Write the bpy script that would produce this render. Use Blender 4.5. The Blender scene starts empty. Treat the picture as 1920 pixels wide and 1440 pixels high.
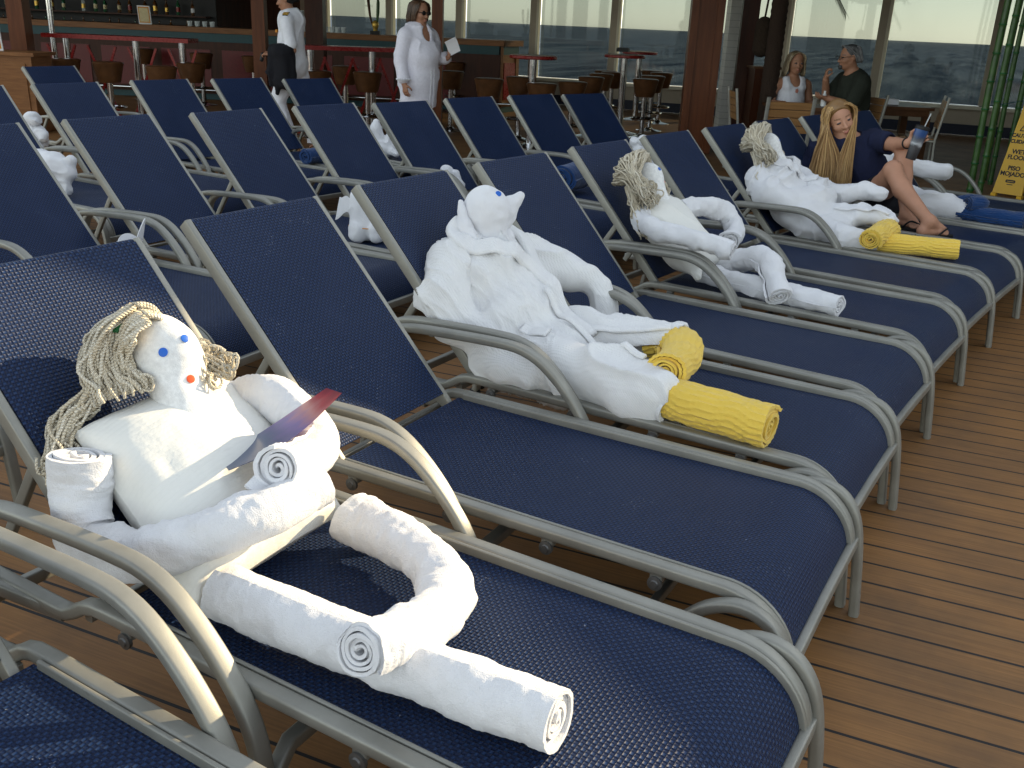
import bpy, math, random
import numpy as np
from math import radians, sin, cos, pi
from mathutils import Matrix, Vector

# ------------------------------------------------------------------ camera, sky, sun
SC = bpy.context.scene
COL = SC.collection
CAMP = np.array([1.2993, -0.4667, 1.4637]); FPX = 1800.0
YAW, PIT, ROL = 1.9697514, 0.3595220, 0.0444249
def cam_rot():
    cy, sy = cos(YAW), sin(YAW)
    fwd = np.array([cos(PIT)*cy, cos(PIT)*sy, -sin(PIT)])
    right = np.array([sy, -cy, 0.0]); up = np.cross(right, fwd)
    c, s = cos(ROL), sin(ROL)
    return np.array([c*right+s*up, -s*right+c*up, fwd])
CR = cam_rot()
cd = bpy.data.cameras.new('camera'); cam = bpy.data.objects.new('camera', cd); COL.objects.link(cam)
cd.sensor_width = 36.0; cd.lens = FPX/1920*36.0; cd.clip_start = 0.02; cd.clip_end = 60000
m = Matrix.Identity(4)
for i in range(3):
    m[i][0] = CR[0][i]; m[i][1] = CR[1][i]; m[i][2] = -CR[2][i]; m[i][3] = CAMP[i]
cam.matrix_world = m
SC.camera = cam

SUN_AZ, SUN_EL = radians(54), radians(21)
W = bpy.data.worlds.new('World'); SC.world = W; W.use_nodes = True
nt = W.node_tree; bg = nt.nodes['Background']
sky = nt.nodes.new('ShaderNodeTexSky'); sky.sky_type = 'NISHITA'; sky.sun_disc = False
sky.sun_elevation = SUN_EL; sky.sun_rotation = radians(90)-SUN_AZ
sky.air_density = 1.0; sky.dust_density = 0.35; sky.ozone_density = 2.5
hs = nt.nodes.new('ShaderNodeHueSaturation'); hs.inputs['Saturation'].default_value = 0.42
nt.links.new(sky.outputs[0], hs.inputs['Color']); nt.links.new(hs.outputs[0], bg.inputs[0]); bg.inputs[1].default_value = 0.15
sl = bpy.data.lights.new('sun', 'SUN'); sl.energy = 3.2; sl.angle = radians(0.6); sl.color = (1.0, 0.80, 0.54)
so = bpy.data.objects.new('sun', sl); COL.objects.link(so)
so.rotation_euler = Vector((-cos(SUN_AZ)*cos(SUN_EL), -sin(SUN_AZ)*cos(SUN_EL), -sin(SUN_EL))).to_track_quat('-Z', 'Y').to_euler()
SC.view_settings.view_transform = 'Standard'; SC.view_settings.look = 'None'
SC.view_settings.gamma = 1.0; SC.view_settings.exposure = 1.35
SC.view_settings.use_white_balance = True; SC.view_settings.white_balance_temperature = 6900; SC.view_settings.white_balance_tint = 5.5

# photo pixel -> point on a real plane (used to read positions of things off the photograph)
def ray(u, v): return CR.T @ np.array([(u-960)/FPX, -(v-720)/FPX, 1.0])
def G(u, v, z=0.0):
    d = ray(u, v); return CAMP + d*((z-CAMP[2])/d[2])
def at(u, v, depth): return CAMP + ray(u, v)*depth
RV = np.array([sin(YAW), -cos(YAW), 0.0]); FV = np.array([cos(YAW), sin(YAW), 0.0])

# ------------------------------------------------------------------ mesh helpers
R = random.Random(11)
def nrm(v):
    v = np.asarray(v, float); return v/(np.linalg.norm(v)+1e-12)
class MB:
    """collects vertices/faces of ONE mesh object"""
    def __init__(s): s.V = []; s.F = []; s.U = []; s.MI = []; s.n = 0; s.uv = False
    def add(s, V, F, uv=None, mi=0):
        V = np.asarray(V, float).reshape(-1, 3)
        s.V.append(V)
        for f in F:
            s.F.append(tuple(int(i)+s.n for i in f)); s.MI.append(mi)
        if uv is None: uv = np.zeros((len(V), 2))
        else: s.uv = True
        s.U.append(np.asarray(uv, float)); s.n += len(V); return s
    def box(s, c, size, rz=0.0, mi=0, ax=None):
        h = np.array(size)/2.0
        v = np.array([[x, y, z] for x in (-1, 1) for y in (-1, 1) for z in (-1, 1)])*h
        if ax is not None: M = np.array(ax).T
        else: M = np.array([[cos(rz), -sin(rz), 0], [sin(rz), cos(rz), 0], [0, 0, 1]])
        v = v @ M.T + np.array(c)
        return s.add(v, [(0, 1, 3, 2), (4, 6, 7, 5), (0, 4, 5, 1), (2, 3, 7, 6), (0, 2, 6, 4), (1, 5, 7, 3)], mi=mi)
    def tube(s, path, sec, up=(0, 0, 1), caps=True, mi=0, fixed=False):
        V, F, UV = sweep(path, sec, up, caps, fixed); return s.add(V, F, UV, mi)
    def rod(s, a, b, r, n=10, r2=None, mi=0):
        a = np.asarray(a, float); b = np.asarray(b, float)
        t = nrm(b-a); up = (0, 0, 1) if abs(t[2]) < .9 else (1, 0, 0)
        ra, rb = r, (r if r2 is None else r2)
        return s.tube([a, b], lambda q: circ(ra+(rb-ra)*q, n), up, True, mi)
    def lathe(s, c, prof, n=24, mi=0, ax=None):
        prof = np.asarray(prof, float); k = len(prof)
        an = np.linspace(0, 2*pi, n, endpoint=False)
        V = np.array([[r*cos(a), r*sin(a), z] for r, z in prof for a in an])
        if ax is not None: V = V @ np.array(ax)
        V = V+np.array(c)
        F = [(i*n+j, i*n+(j+1) % n, (i+1)*n+(j+1) % n, (i+1)*n+j) for i in range(k-1) for j in range(n)]
        if prof[0][0] > 1e-5: F.append(tuple(range(n-1, -1, -1)))
        if prof[-1][0] > 1e-5: F.append(tuple((k-1)*n+j for j in range(n)))
        return s.add(V, F, mi=mi)
    def build(s, name, mats, parent=None, sharp=40, smooth=True):
        me = bpy.data.meshes.new(name)
        me.from_pydata(np.concatenate(s.V).tolist(), [], s.F)
        for mm in (mats if isinstance(mats, (list, tuple)) else [mats]): me.materials.append(mm)
        if any(s.MI): me.polygons.foreach_set('material_index', s.MI)
        if s.uv:
            U = np.concatenate(s.U); ly = me.uv_layers.new(name='UVMap')
            li = np.zeros(len(me.loops), dtype=np.int32); me.loops.foreach_get('vertex_index', li)
            ly.data.foreach_set('uv', U[li].astype(np.float32).ravel())
        if smooth:
            me.polygons.foreach_set('use_smooth', [True]*len(me.polygons))
            if sharp: me.set_sharp_from_angle(angle=radians(sharp))
        me.update()
        o = bpy.data.objects.new(name, me); COL.objects.link(o)
        if parent is not None: o.parent = parent
        return o
def circ(r, n=12, ry=None):
    a = np.linspace(0, 2*pi, n, endpoint=False); return np.stack([r*np.cos(a), (ry or r)*np.sin(a)], 1)
def rrect(w, h, r=.006, k=3):
    P = []
    for cx, cy, a0 in ((1, 1, 0), (-1, 1, 90), (-1, -1, 180), (1, -1, 270)):
        for i in range(k+1):
            a = radians(a0+90*i/k); P.append((cx*(w/2-r)+r*cos(a), cy*(h/2-r)+r*sin(a)))
    return np.array(P)
def sweep(path, sec, up=(0, 0, 1), caps=True, fixed=False):
    """fixed: section side axis stays 'up'-orthogonal at every step (planar paths); else parallel transport"""
    P = np.asarray(path, float); n = len(P)
    T = np.zeros_like(P); T[1:-1] = P[2:]-P[:-2]; T[0] = P[1]-P[0]; T[-1] = P[-1]-P[-2]
    T /= np.linalg.norm(T, axis=1)[:, None]+1e-12
    if not fixed and np.linalg.norm(np.cross(T[0], up)) < .02: up = (1, 0, 0) if abs(T[0][0]) < .9 else (0, 1, 0)
    S = nrm(np.cross(T[0], up)) if not fixed else None
    L = np.concatenate([[0], np.cumsum(np.linalg.norm(np.diff(P, axis=0), axis=1))])
    V = []; UV = []
    for i in range(n):
        if fixed: S = nrm(np.asarray(up, float)-T[i]*np.dot(up, T[i]))
        else: S = nrm(S-T[i]*np.dot(S, T[i]))
        N = np.cross(T[i], S) if fixed else np.cross(S, T[i])
        q = sec(i/(n-1)) if callable(sec) else sec
        V.append(P[i]+q[:, :1]*S+q[:, 1:]*N)
        UV.append(np.stack([np.linspace(0, 1, len(q), endpoint=False), np.full(len(q), L[i])], 1))
    k = len(V[0]); V = np.concatenate(V); UV = np.concatenate(UV)
    F = [(i*k+j, i*k+(j+1) % k, (i+1)*k+(j+1) % k, (i+1)*k+j) for i in range(n-1) for j in range(k)]
    if caps: F += [tuple(range(k-1, -1, -1)), tuple((n-1)*k+j for j in range(k))]
    return V, F, UV
def spline(pts, n=40, closed=False):
    """Catmull-Rom through pts, resampled evenly"""
    P = np.asarray(pts, float); Q = np.vstack([2*P[0]-P[1], P, 2*P[-1]-P[-2]]); out = []
    m_ = max(6, 4*n//(len(P)-1))
    for i in range(1, len(Q)-2):
        t = np.linspace(0, 1, m_, endpoint=False)[:, None]
        a, b, c, d = Q[i-1], Q[i], Q[i+1], Q[i+2]
        out.append(.5*(2*b+(c-a)*t+(2*a-5*b+4*c-d)*t*t+(3*b-a-3*c+d)*t**3))
    out = np.vstack(out+[P[-1:]])
    L = np.concatenate([[0], np.cumsum(np.linalg.norm(np.diff(out, axis=0), axis=1))])
    q = np.linspace(0, L[-1], n)
    return np.stack([np.interp(q, L, out[:, k]) for k in range(out.shape[1])], 1)
def grid(nu, nv, fn, th=0.0, uvs=(1, 1)):
    u, v = np.meshgrid(np.linspace(0, 1, nu), np.linspace(0, 1, nv), indexing='ij')
    P = np.asarray(fn(u, v)); P = np.stack(P, -1) if P.shape[0] == 3 and P.ndim == 3 else P
    UV = np.stack([u*uvs[0], v*uvs[1]], -1).reshape(-1, 2)
    F = [(i*nv+j, (i+1)*nv+j, (i+1)*nv+j+1, i*nv+j+1) for i in range(nu-1) for j in range(nv-1)]
    V = P.reshape(-1, 3)
    if th:
        du = np.gradient(P, axis=0); dv = np.gradient(P, axis=1); N = np.cross(du, dv); N /= np.linalg.norm(N, axis=-1)[..., None]+1e-12
        V2 = (P-N*th).reshape(-1, 3); n = nu*nv
        F2 = [tuple(i+n for i in reversed(f)) for f in F]
        B = [i*nv for i in range(nu)]+[(nu-1)*nv+j for j in range(1, nv)]+[i*nv+nv-1 for i in range(nu-2, -1, -1)]+[j for j in range(nv-2, 0, -1)]
        F = F+F2+[(B[k], B[k]+n, B[(k+1) % len(B)]+n, B[(k+1) % len(B)]) for k in range(len(B))]
        V = np.vstack([V, V2]); UV = np.vstack([UV, UV])
    return V, F, UV
# value noise
_rs = np.random.RandomState(5); _LAT = _rs.rand(32, 32, 32)*2-1
def vn(P):
    P = np.asarray(P, float); i = np.floor(P).astype(int); f = P-i; f = f*f*(3-2*f); r = 0
    for dx in (0, 1):
        wx = f[..., 0] if dx else 1-f[..., 0]
        for dy in (0, 1):
            wy = f[..., 1] if dy else 1-f[..., 1]
            for dz in (0, 1):
                wz = f[..., 2] if dz else 1-f[..., 2]
                r = r+wx*wy*wz*_LAT[(i[..., 0]+dx) & 31, (i[..., 1]+dy) & 31, (i[..., 2]+dz) & 31]
    return r
def fbm(P, o=3): return sum(vn(P*2**k+7.3*k)*.5**k for k in range(o))
def ridged(P): return 1-np.abs(vn(P))*2

# ------------------------------------------------------------------ smooth solids: signed distance + surface nets
class SDF:
    def __init__(s, h): s.h = h; s.p = []
    def cap(s, a, b, ra, rb=None, k=.02): s.p.append(('c', np.array(a, float), np.array(b, float), ra, ra if rb is None else rb, k, 1)); return s
    def chain(s, pts, rs, k=.02):
        for i in range(len(pts)-1): s.cap(pts[i], pts[i+1], rs[i], rs[i+1], k)
        return s
    def ell(s, c, r, ax=None, k=.02, sub=False): s.p.append(('e', np.array(c, float), np.array(r, float), np.eye(3) if ax is None else np.array(ax, float), 0, k, -1 if sub else 1)); return s
    def mesh(s, disp=None):
        h = s.h; lo = np.full(3, 1e9); hi = -lo; bb = []
        for t, a, b, c, d, k, sg in s.p:
            if t == 'c': r = max(c, d); l = np.minimum(a, b)-r; u = np.maximum(a, b)+r
            else:
                e = np.abs(c.T*b).sum(1) if False else np.sqrt(((c.T*b)**2).sum(1)); l = a-e; u = a+e
            bb.append((l, u))
            if sg > 0: lo = np.minimum(lo, l); hi = np.maximum(hi, u)
        lo -= 4*h; hi += 4*h; n = np.ceil((hi-lo)/h).astype(int)+1
        D = np.full(n, .06, np.float32)
        X = [(lo[i]+h*np.arange(n[i])).astype(np.float32) for i in range(3)]
        for (t, a, b, c, d, k, sg), (l, u) in zip(s.p, bb):
            m_ = k+3*h+.02
            i0 = np.maximum(np.floor((l-m_-lo)/h).astype(int), 0); i1 = np.minimum(np.ceil((u+m_-lo)/h).astype(int)+1, n)
            if (i1 <= i0).any(): continue
            sl_ = tuple(slice(i0[i], i1[i]) for i in range(3))
            x = X[0][sl_[0]][:, None, None]; y = X[1][sl_[1]][None, :, None]; z = X[2][sl_[2]][None, None, :]
            if t == 'c':
                ab = b-a; L2 = float(ab@ab)+1e-9
                px, py, pz = x-a[0], y-a[1], z-a[2]
                q = np.clip((px*ab[0]+py*ab[1]+pz*ab[2])/L2, 0, 1)
                f = np.sqrt((px-q*ab[0])**2+(py-q*ab[1])**2+(pz-q*ab[2])**2)-(c+(d-c)*q)
            else:
                px, py, pz = x-a[0], y-a[1], z-a[2]; w = []
                for j in range(3): w.append(px*c[j][0]+py*c[j][1]+pz*c[j][2])
                k0 = np.sqrt(sum((w[j]/b[j])**2 for j in range(3)))+1e-6; k1 = np.sqrt(sum((w[j]/b[j]**2)**2 for j in range(3)))+1e-6
                f = k0*(k0-1)/k1
            g = D[sl_]
            if sg > 0:
                e = np.maximum(k-np.abs(g-f), 0)/k; D[sl_] = np.minimum(g, f)-e*e*k*.25
            else:
                e = np.maximum(k-np.abs(g+f), 0)/k; D[sl_] = np.maximum(g, -f)+e*e*k*.25
        V, F = nets(D, lo, h)
        if disp is not None:
            N = vnorm(V, F); V = V+N*disp(V, N)[:, None]
        return V, F
    def build(s, name, mat, parent=None, disp=None, paint=None):
        V, F = s.mesh(disp); b = MB(); b.add(V, F, V[:, :2])
        if paint is not None:
            b.MI = paint(V[np.asarray(F)].mean(1)).tolist()
        return b.build(name, mat, parent, sharp=0)
def vnorm(V, F):
    F = np.asarray(F); n = np.cross(V[F[:, 2]]-V[F[:, 0]], V[F[:, 3]]-V[F[:, 1]]); N = np.zeros_like(V)
    for j in range(4): np.add.at(N, F[:, j], n)
    return N/(np.linalg.norm(N, axis=1)[:, None]+1e-12)
def nets(D, org, h):
    s = D < 0; o8 = [(i, j, k) for i in (0, 1) for j in (0, 1) for k in (0, 1)]
    nx, ny, nz = D.shape; cnt = np.zeros((nx-1, ny-1, nz-1), np.int8)
    for i, j, k in o8: cnt += s[i:nx-1+i, j:ny-1+j, k:nz-1+k]
    I = np.argwhere((cnt > 0) & (cnt < 8)); idx = np.full(cnt.shape, -1, np.int64); idx[tuple(I.T)] = np.arange(len(I))
    acc = np.zeros((len(I), 3)); num = np.zeros(len(I))
    for a in range(3):
        e = np.zeros(3, int); e[a] = 1
        for o in o8:
            if o[a]: continue
            A = I+np.array(o); B = A+e; v0 = D[tuple(A.T)]; v1 = D[tuple(B.T)]
            c = (v0 < 0) != (v1 < 0); t = np.where(c, v0/np.where(c, v0-v1, 1), 0)
            p = np.array(o)[None]+t[:, None]*e; acc += np.where(c[:, None], p, 0); num += c
    V = np.array(org)+h*(I+acc/num[:, None]); Fs = []
    for a in range(3):
        b, c = (a+1) % 3, (a+2) % 3
        s0 = np.take(s, range(D.shape[a]-1), a); s1 = np.take(s, range(1, D.shape[a]), a)
        E = np.argwhere(s0 != s1); lim = np.array(cnt.shape)
        E = E[(E[:, b] > 0) & (E[:, c] > 0) & (E[:, b] < lim[b]) & (E[:, c] < lim[c])]
        eb = np.zeros(3, int); eb[b] = 1; ec = np.zeros(3, int); ec[c] = 1
        q = np.stack([idx[tuple((E-k).T)] for k in (0*eb, eb, eb+ec, ec)], 1)
        fl = s[tuple(E.T)]; q[~fl] = q[~fl][:, ::-1]; Fs.append(q)
    F = np.concatenate(Fs); F = F[(F >= 0).all(1)]
    return V, F.tolist()

# ------------------------------------------------------------------ naming helpers
def tag(o, label=None, cat=None, group=None, kind=None):
    if label: o['label'] = label
    if cat: o['category'] = cat
    if group: o['group'] = group
    if kind: o['kind'] = kind
    return o
def thing(name, label, cat, loc=(0, 0, 0), rz=0.0, group=None, sc=1.0):
    o = bpy.data.objects.new(name, None); COL.objects.link(o); o.empty_display_size = .1
    o.location = [float(q) for q in loc]; o.rotation_euler = (0, 0, rz); o.scale = (sc, sc, sc)
    return tag(o, label, cat, group)
def kids(o): return [c for c in bpy.data.objects if c.parent == o]
def dup(root, loc, rz, label, group=None, name=None):
    def cp(o, par):
        c = o.copy(); COL.objects.link(c); c.parent = par
        for ch in KID.get(o.name, ()): cp(ch, c)
        return c
    KID = {}
    for q in bpy.data.objects:
        if q.parent: KID.setdefault(q.parent.name, []).append(q)
    r = cp(root, None); r.location = [float(q) for q in loc]; r.rotation_euler = (0, 0, rz); r['label'] = label
    if group: r['group'] = group
    return r
# ------------------------------------------------------------------ materials (all procedural)
class NT:
    def __init__(s, name):
        s.m = bpy.data.materials.new(name); s.m.use_nodes = True; s.t = s.m.node_tree; s.b = s.t.nodes['Principled BSDF']
    def n(s, ty, **kw):
        q = s.t.nodes.new(ty)
        for k, v in kw.items(): setattr(q, k, v)
        return q
    def L(s, a, b): s.t.links.new(a, b)
    def math(s, op, a, b=None, c=None):
        q = s.n('ShaderNodeMath', operation=op)
        for i, x in enumerate((a, b, c)):
            if x is None: continue
            if hasattr(x, 'is_output'): s.L(x, q.inputs[i])
            else: q.inputs[i].default_value = x
        return q.outputs[0]
    def noise(s, vec, scale, detail=3, rough=.55):
        q = s.n('ShaderNodeTexNoise'); q.inputs['Scale'].default_value = scale; q.inputs['Detail'].default_value = detail; q.inputs['Roughness'].default_value = rough
        if vec is not None: s.L(vec, q.inputs['Vector'])
        return q.outputs['Fac']
    def coord(s, which='Object', sc=None, rot=None):
        o = s.n('ShaderNodeTexCoord').outputs[which]
        if sc is None and rot is None: return o
        mp = s.n('ShaderNodeMapping'); s.L(o, mp.inputs[0])
        if sc: mp.inputs['Scale'].default_value = sc
        if rot: mp.inputs['Rotation'].default_value = rot
        return mp.outputs[0]
    def ramp(s, fac, stops):
        q = s.n('ShaderNodeValToRGB'); e = q.color_ramp.elements
        while len(e) < len(stops): e.new(.5)
        for i, (p, c) in enumerate(stops): e[i].position = p; e[i].color = (*c, 1)
        s.L(fac, q.inputs[0]); return q.outputs[0]
    def mix(s, fac, a, b, ty='MIX'):
        q = s.n('ShaderNodeMix', data_type='RGBA', blend_type=ty)
        for i, x in ((0, fac), (6, a), (7, b)):
            if hasattr(x, 'is_output'): s.L(x, q.inputs[i])
            else: q.inputs[i].default_value = x if i == 0 else (*x, 1)
        return q.outputs[2]
    def bump(s, h, dist, strength=1.0, nrm=None):
        q = s.n('ShaderNodeBump'); q.inputs['Strength'].default_value = strength; q.inputs['Distance'].default_value = dist
        s.L(h, q.inputs['Height'])
        if nrm is not None: s.L(nrm, q.inputs['Normal'])
        return q.outputs[0]
    def out(s, col=None, rough=None, bump=None, metal=None, spec=None, sheen=None):
        for nm, x in (('Base Color', col), ('Roughness', rough), ('Metallic', metal), ('Normal', bump), ('Specular IOR Level', spec), ('Sheen Weight', sheen)):
            if x is None: continue
            if hasattr(x, 'is_output'): s.L(x, s.b.inputs[nm])
            else: s.b.inputs[nm].default_value = (*x, 1) if isinstance(x, tuple) else x
        return s.m
def plain(name, col, rough=.5, metal=0.0, var=.12, sc=30, spec=.3, bump=0.0):
    t = NT(name); c = t.coord('Object'); n_ = t.noise(c, sc, 4)
    a = tuple(x*(1-var) for x in col); b = tuple(min(1, x*(1+var)) for x in col)
    bm = t.bump(t.noise(c, sc*6, 2), bump) if bump else None
    return t.out(t.ramp(n_, [(.3, a), (.7, b)]), t.math('ADD', t.math('MULTIPLY', n_, .14), rough-.07), bm, metal, spec)
def m_weave():
    t = NT('navy_sling_weave'); uv = t.n('ShaderNodeUVMap').outputs[0]; sp = t.n('ShaderNodeSeparateXYZ'); t.L(uv, sp.inputs[0])
    s = 1/.0088
    u = t.math('MULTIPLY', sp.outputs[0], s); v = t.math('MULTIPLY', sp.outputs[1], s)
    fu = t.math('FRACT', u); fv = t.math('FRACT', v)
    par = t.math('MODULO', t.math('ADD', t.math('FLOOR', u), t.math('FLOOR', v)), 2.0)
    hu = t.math('SINE', t.math('MULTIPLY', fu, pi)); hv = t.math('SINE', t.math('MULTIPLY', fv, pi))
    hu = t.math('MULTIPLY', hu, t.math('POWER', hv, .35)); hv2 = t.math('MULTIPLY', hv, t.math('POWER', t.math('SINE', t.math('MULTIPLY', fu, pi)), .35))
    h = t.math('ADD', t.math('MULTIPLY', hu, par), t.math('MULTIPLY', hv2, t.math('SUBTRACT', 1.0, par)))
    oi = t.n('ShaderNodeObjectInfo').outputs['Random']
    vm = t.n('ShaderNodeVectorMath', operation='ADD'); cb = t.n('ShaderNodeCombineXYZ'); t.L(t.math('MULTIPLY', oi, 37.0), cb.inputs[0]); t.L(t.math('MULTIPLY', oi, 11.0), cb.inputs[1])
    t.L(uv, vm.inputs[0]); t.L(cb.outputs[0], vm.inputs[1]); ov = vm.outputs[0]
    big = t.noise(ov, 5, 4); fine = t.noise(ov, 160, 2)
    base = t.mix(par, (.0044, .0150, .056), (.0120, .036, .108))
    base = t.mix(t.math('MULTIPLY', t.math('SUBTRACT', 1.0, h), .75), base, (.004, .006, .016))
    base = t.mix(t.math('MULTIPLY', t.ramp(big, [(.45, (0, 0, 0)), (.75, (1, 1, 1))]), .22), base, (.03, .045, .10))
    sc_ = t.math('MULTIPLY', t.math('GREATER_THAN', t.noise(ov, 7, 3), .63), t.math('GREATER_THAN', fine, .67))
    dots = t.math('GREATER_THAN', t.noise(ov, 75, 1), .80)
    col = t.mix(t.math('MULTIPLY', t.math('MAXIMUM', sc_, dots), .55), base, (.35, .38, .45))
    rg = t.math('ADD', .36, t.math('MULTIPLY', big, .2))
    return t.out(col, rg, t.bump(h, .0020, 1.0), spec=.20)
def m_metal():
    t = NT('champagne_grey_powder_coat'); c = t.coord('Object'); n1 = t.noise(c, 9, 5); n2 = t.noise(c, 700, 2)
    col = t.ramp(n1, [(.3, (.235, .230, .202)), (.7, (.305, .300, .266))])
    col = t.mix(t.math('MULTIPLY', t.math('GREATER_THAN', t.noise(c, 30, 4), .72), .4), col, (.16, .155, .14))
    return t.out(col, t.math('ADD', .36, t.math('MULTIPLY', n1, .18)), t.bump(n2, .0004, .5), .45)
def m_terry(name, col, wave=None, fuzz=1.0, rough=.95):
    t = NT(name); c = t.coord('Object'); a = t.noise(c, 420, 2, .7); b = t.noise(c, 120, 3, .6); d = t.noise(c, 18, 3)
    h = t.math('ADD', t.math('MULTIPLY', a, .8), t.math('MULTIPLY', b, .6)); bm = t.bump(h, .0036*fuzz, .8)
    if wave:
        uv = t.n('ShaderNodeUVMap').outputs[0]; sp = t.n('ShaderNodeSeparateXYZ'); t.L(uv, sp.inputs[0])
        ph = t.math('ADD', t.math('MULTIPLY', sp.outputs[0], wave[0]), t.math('MULTIPLY', t.math('SINE', t.math('MULTIPLY', sp.outputs[1], wave[1])), wave[2]))
        bm = t.bump(t.math('SINE', ph), .006, .9, bm)
    lo = tuple(x*.9 for x in col)
    return t.out(t.mix(d, lo, col), rough, bm, spec=.15, sheen=.25)
def m_waffle():
    t = NT('white_waffle_robe'); c = t.coord('Object'); sp = t.n('ShaderNodeSeparateXYZ'); t.L(c, sp.inputs[0])
    w = t.math('ADD', sp.outputs[0], sp.outputs[2]); k = 2*pi/.0085
    h = t.math('ADD', t.math('MULTIPLY', t.math('SINE', t.math('MULTIPLY', w, k)), .6), t.math('SINE', t.math('MULTIPLY', sp.outputs[1], k)))
    bm = t.bump(h, .0012, .35, t.bump(t.noise(c, 260, 3, .7), .003, .7))
    return t.out(t.mix(t.noise(c, 14, 3), (.74, .74, .75), (.83, .83, .82)), .95, bm, spec=.12, sheen=.2)
def m_linen():
    t = NT('ivory_pillowcase_cotton'); uv = t.n('ShaderNodeUVMap').outputs[0]; sp = t.n('ShaderNodeSeparateXYZ'); t.L(uv, sp.inputs[0])
    st = t.math('POWER', t.math('ABSOLUTE', t.math('SINE', t.math('MULTIPLY', sp.outputs[1], pi/.012))), .5)
    c = t.coord('Object'); b = t.bump(t.noise(c, 900, 2), .0006, .5)
    col = t.mix(t.math('MULTIPLY', t.math('LESS_THAN', st, .3), .25), (.80, .79, .74), (.70, .69, .64))
    return t.out(col, .7, t.bump(st, .0006, .6, t.bump(t.noise(c, 22, 3), .006, .5, b)), spec=.25)
def m_yarn(name, stops, tw=900.0):
    t = NT(name); uv = t.n('ShaderNodeUVMap').outputs[0]; sp = t.n('ShaderNodeSeparateXYZ'); t.L(uv, sp.inputs[0])
    at_ = t.n('ShaderNodeAttribute', attribute_name='strand'); fc = at_.outputs['Fac']
    h = t.math('SINE', t.math('ADD', t.math('MULTIPLY', sp.outputs[1], tw), t.math('MULTIPLY', sp.outputs[0], 2*pi*2)))
    col = t.ramp(fc, stops)
    return t, h, col
def m_mop():
    t, h, col = m_yarn('cream_mop_yarn', [(0, (.72, .63, .47)), (.5, (.82, .74, .58)), (1, (.90, .84, .70))])
    return t.out(t.mix(t.math('MULTIPLY', t.math('LESS_THAN', h, -.3), .35), col, (.30, .24, .16)), .9, t.bump(h, .0016, .9), spec=.15)
def m_hair(name, stops, rough=.42):
    t, h, col = m_yarn(name, stops); return t.out(col, rough, spec=.5)
def m_deck():
    t = NT('deck_planks'); c = t.coord('Object'); sp = t.n('ShaderNodeSeparateXYZ'); t.L(c, sp.inputs[0])
    v = t.math('DIVIDE', t.math('ADD', sp.outputs[1], .0145), .1172); f = t.math('FRACT', v); pl = t.math('FLOOR', v)
    wn = t.n('ShaderNodeTexWhiteNoise', noise_dimensions='1D'); t.L(pl, wn.inputs['W'])
    seam = t.math('LESS_THAN', t.math('ABSOLUTE', t.math('SUBTRACT', f, .5)), .040)
    cb = t.n('ShaderNodeCombineXYZ'); t.L(t.math('MULTIPLY', sp.outputs[0], 2.2), cb.inputs[0]); t.L(t.math('MULTIPLY', sp.outputs[1], 95), cb.inputs[1]); t.L(wn.outputs[0], cb.inputs[2])
    gr = t.noise(cb.outputs[0], 1.6, 6, .65); big = t.noise(c, 2.3, 5, .6); fn = t.noise(c, 260, 2)
    col = t.ramp(gr, [(.25, (.185, .080, .022)), (.55, (.30, .138, .040)), (.8, (.385, .188, .060))])
    col = t.mix(t.math('MULTIPLY', wn.outputs[0], .35), col, (.20, .098, .032))
    col = t.mix(t.math('MULTIPLY', t.ramp(big, [(.42, (0, 0, 0)), (.72, (1, 1, 1))]), .5), col, (.085, .052, .030))
    col = t.mix(t.math('MULTIPLY', t.math('GREATER_THAN', fn, .70), .25), col, (.30, .2, .11))
    wn2 = t.n('ShaderNodeTexWhiteNoise', noise_dimensions='1D'); t.L(t.math('ADD', pl, 71.3), wn2.inputs['W'])
    bx = t.math('ABSOLUTE', t.math('SUBTRACT', t.math('FRACT', t.math('ADD', t.math('DIVIDE', sp.outputs[0], 3.1), wn2.outputs[0])), .5)); butt = t.math('LESS_THAN', bx, .0)
    stn = t.ramp(t.noise(c, 1.1, 6, .7), [(.52, (0, 0, 0)), (.66, (1, 1, 1))]); col = t.mix(t.math('MULTIPLY', stn, .30), col, (.075, .045, .025))
    seam = t.math('MAXIMUM', seam, butt); col = t.mix(seam, col, (.008, .007, .007))
    h = t.math('SUBTRACT', t.math('MULTIPLY', gr, .25), seam)
    return t.out(col, t.math('ADD', .5, t.math('MULTIPLY', big, .2)), t.bump(h, .003, .6), spec=.35)
def m_wood(name, a, b, sc=(3, 3, 40), rough=.4, rotx=False, lines=None):
    t = NT(name); c = t.coord('Object', sc); g = t.noise(c, 2.0, 6, .65)
    col = t.ramp(g, [(.28, a), (.72, b)])
    if lines:
        sp = t.n('ShaderNodeSeparateXYZ'); t.L(t.coord('Object'), sp.inputs[0])
        f = t.math('FRACT', t.math('DIVIDE', sp.outputs[2], lines)); col = t.mix(t.math('MULTIPLY', t.math('LESS_THAN', f, .06), .6), col, tuple(x*.3 for x in a))
    return t.out(col, rough, t.bump(g, .001, .4), spec=.18)
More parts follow.
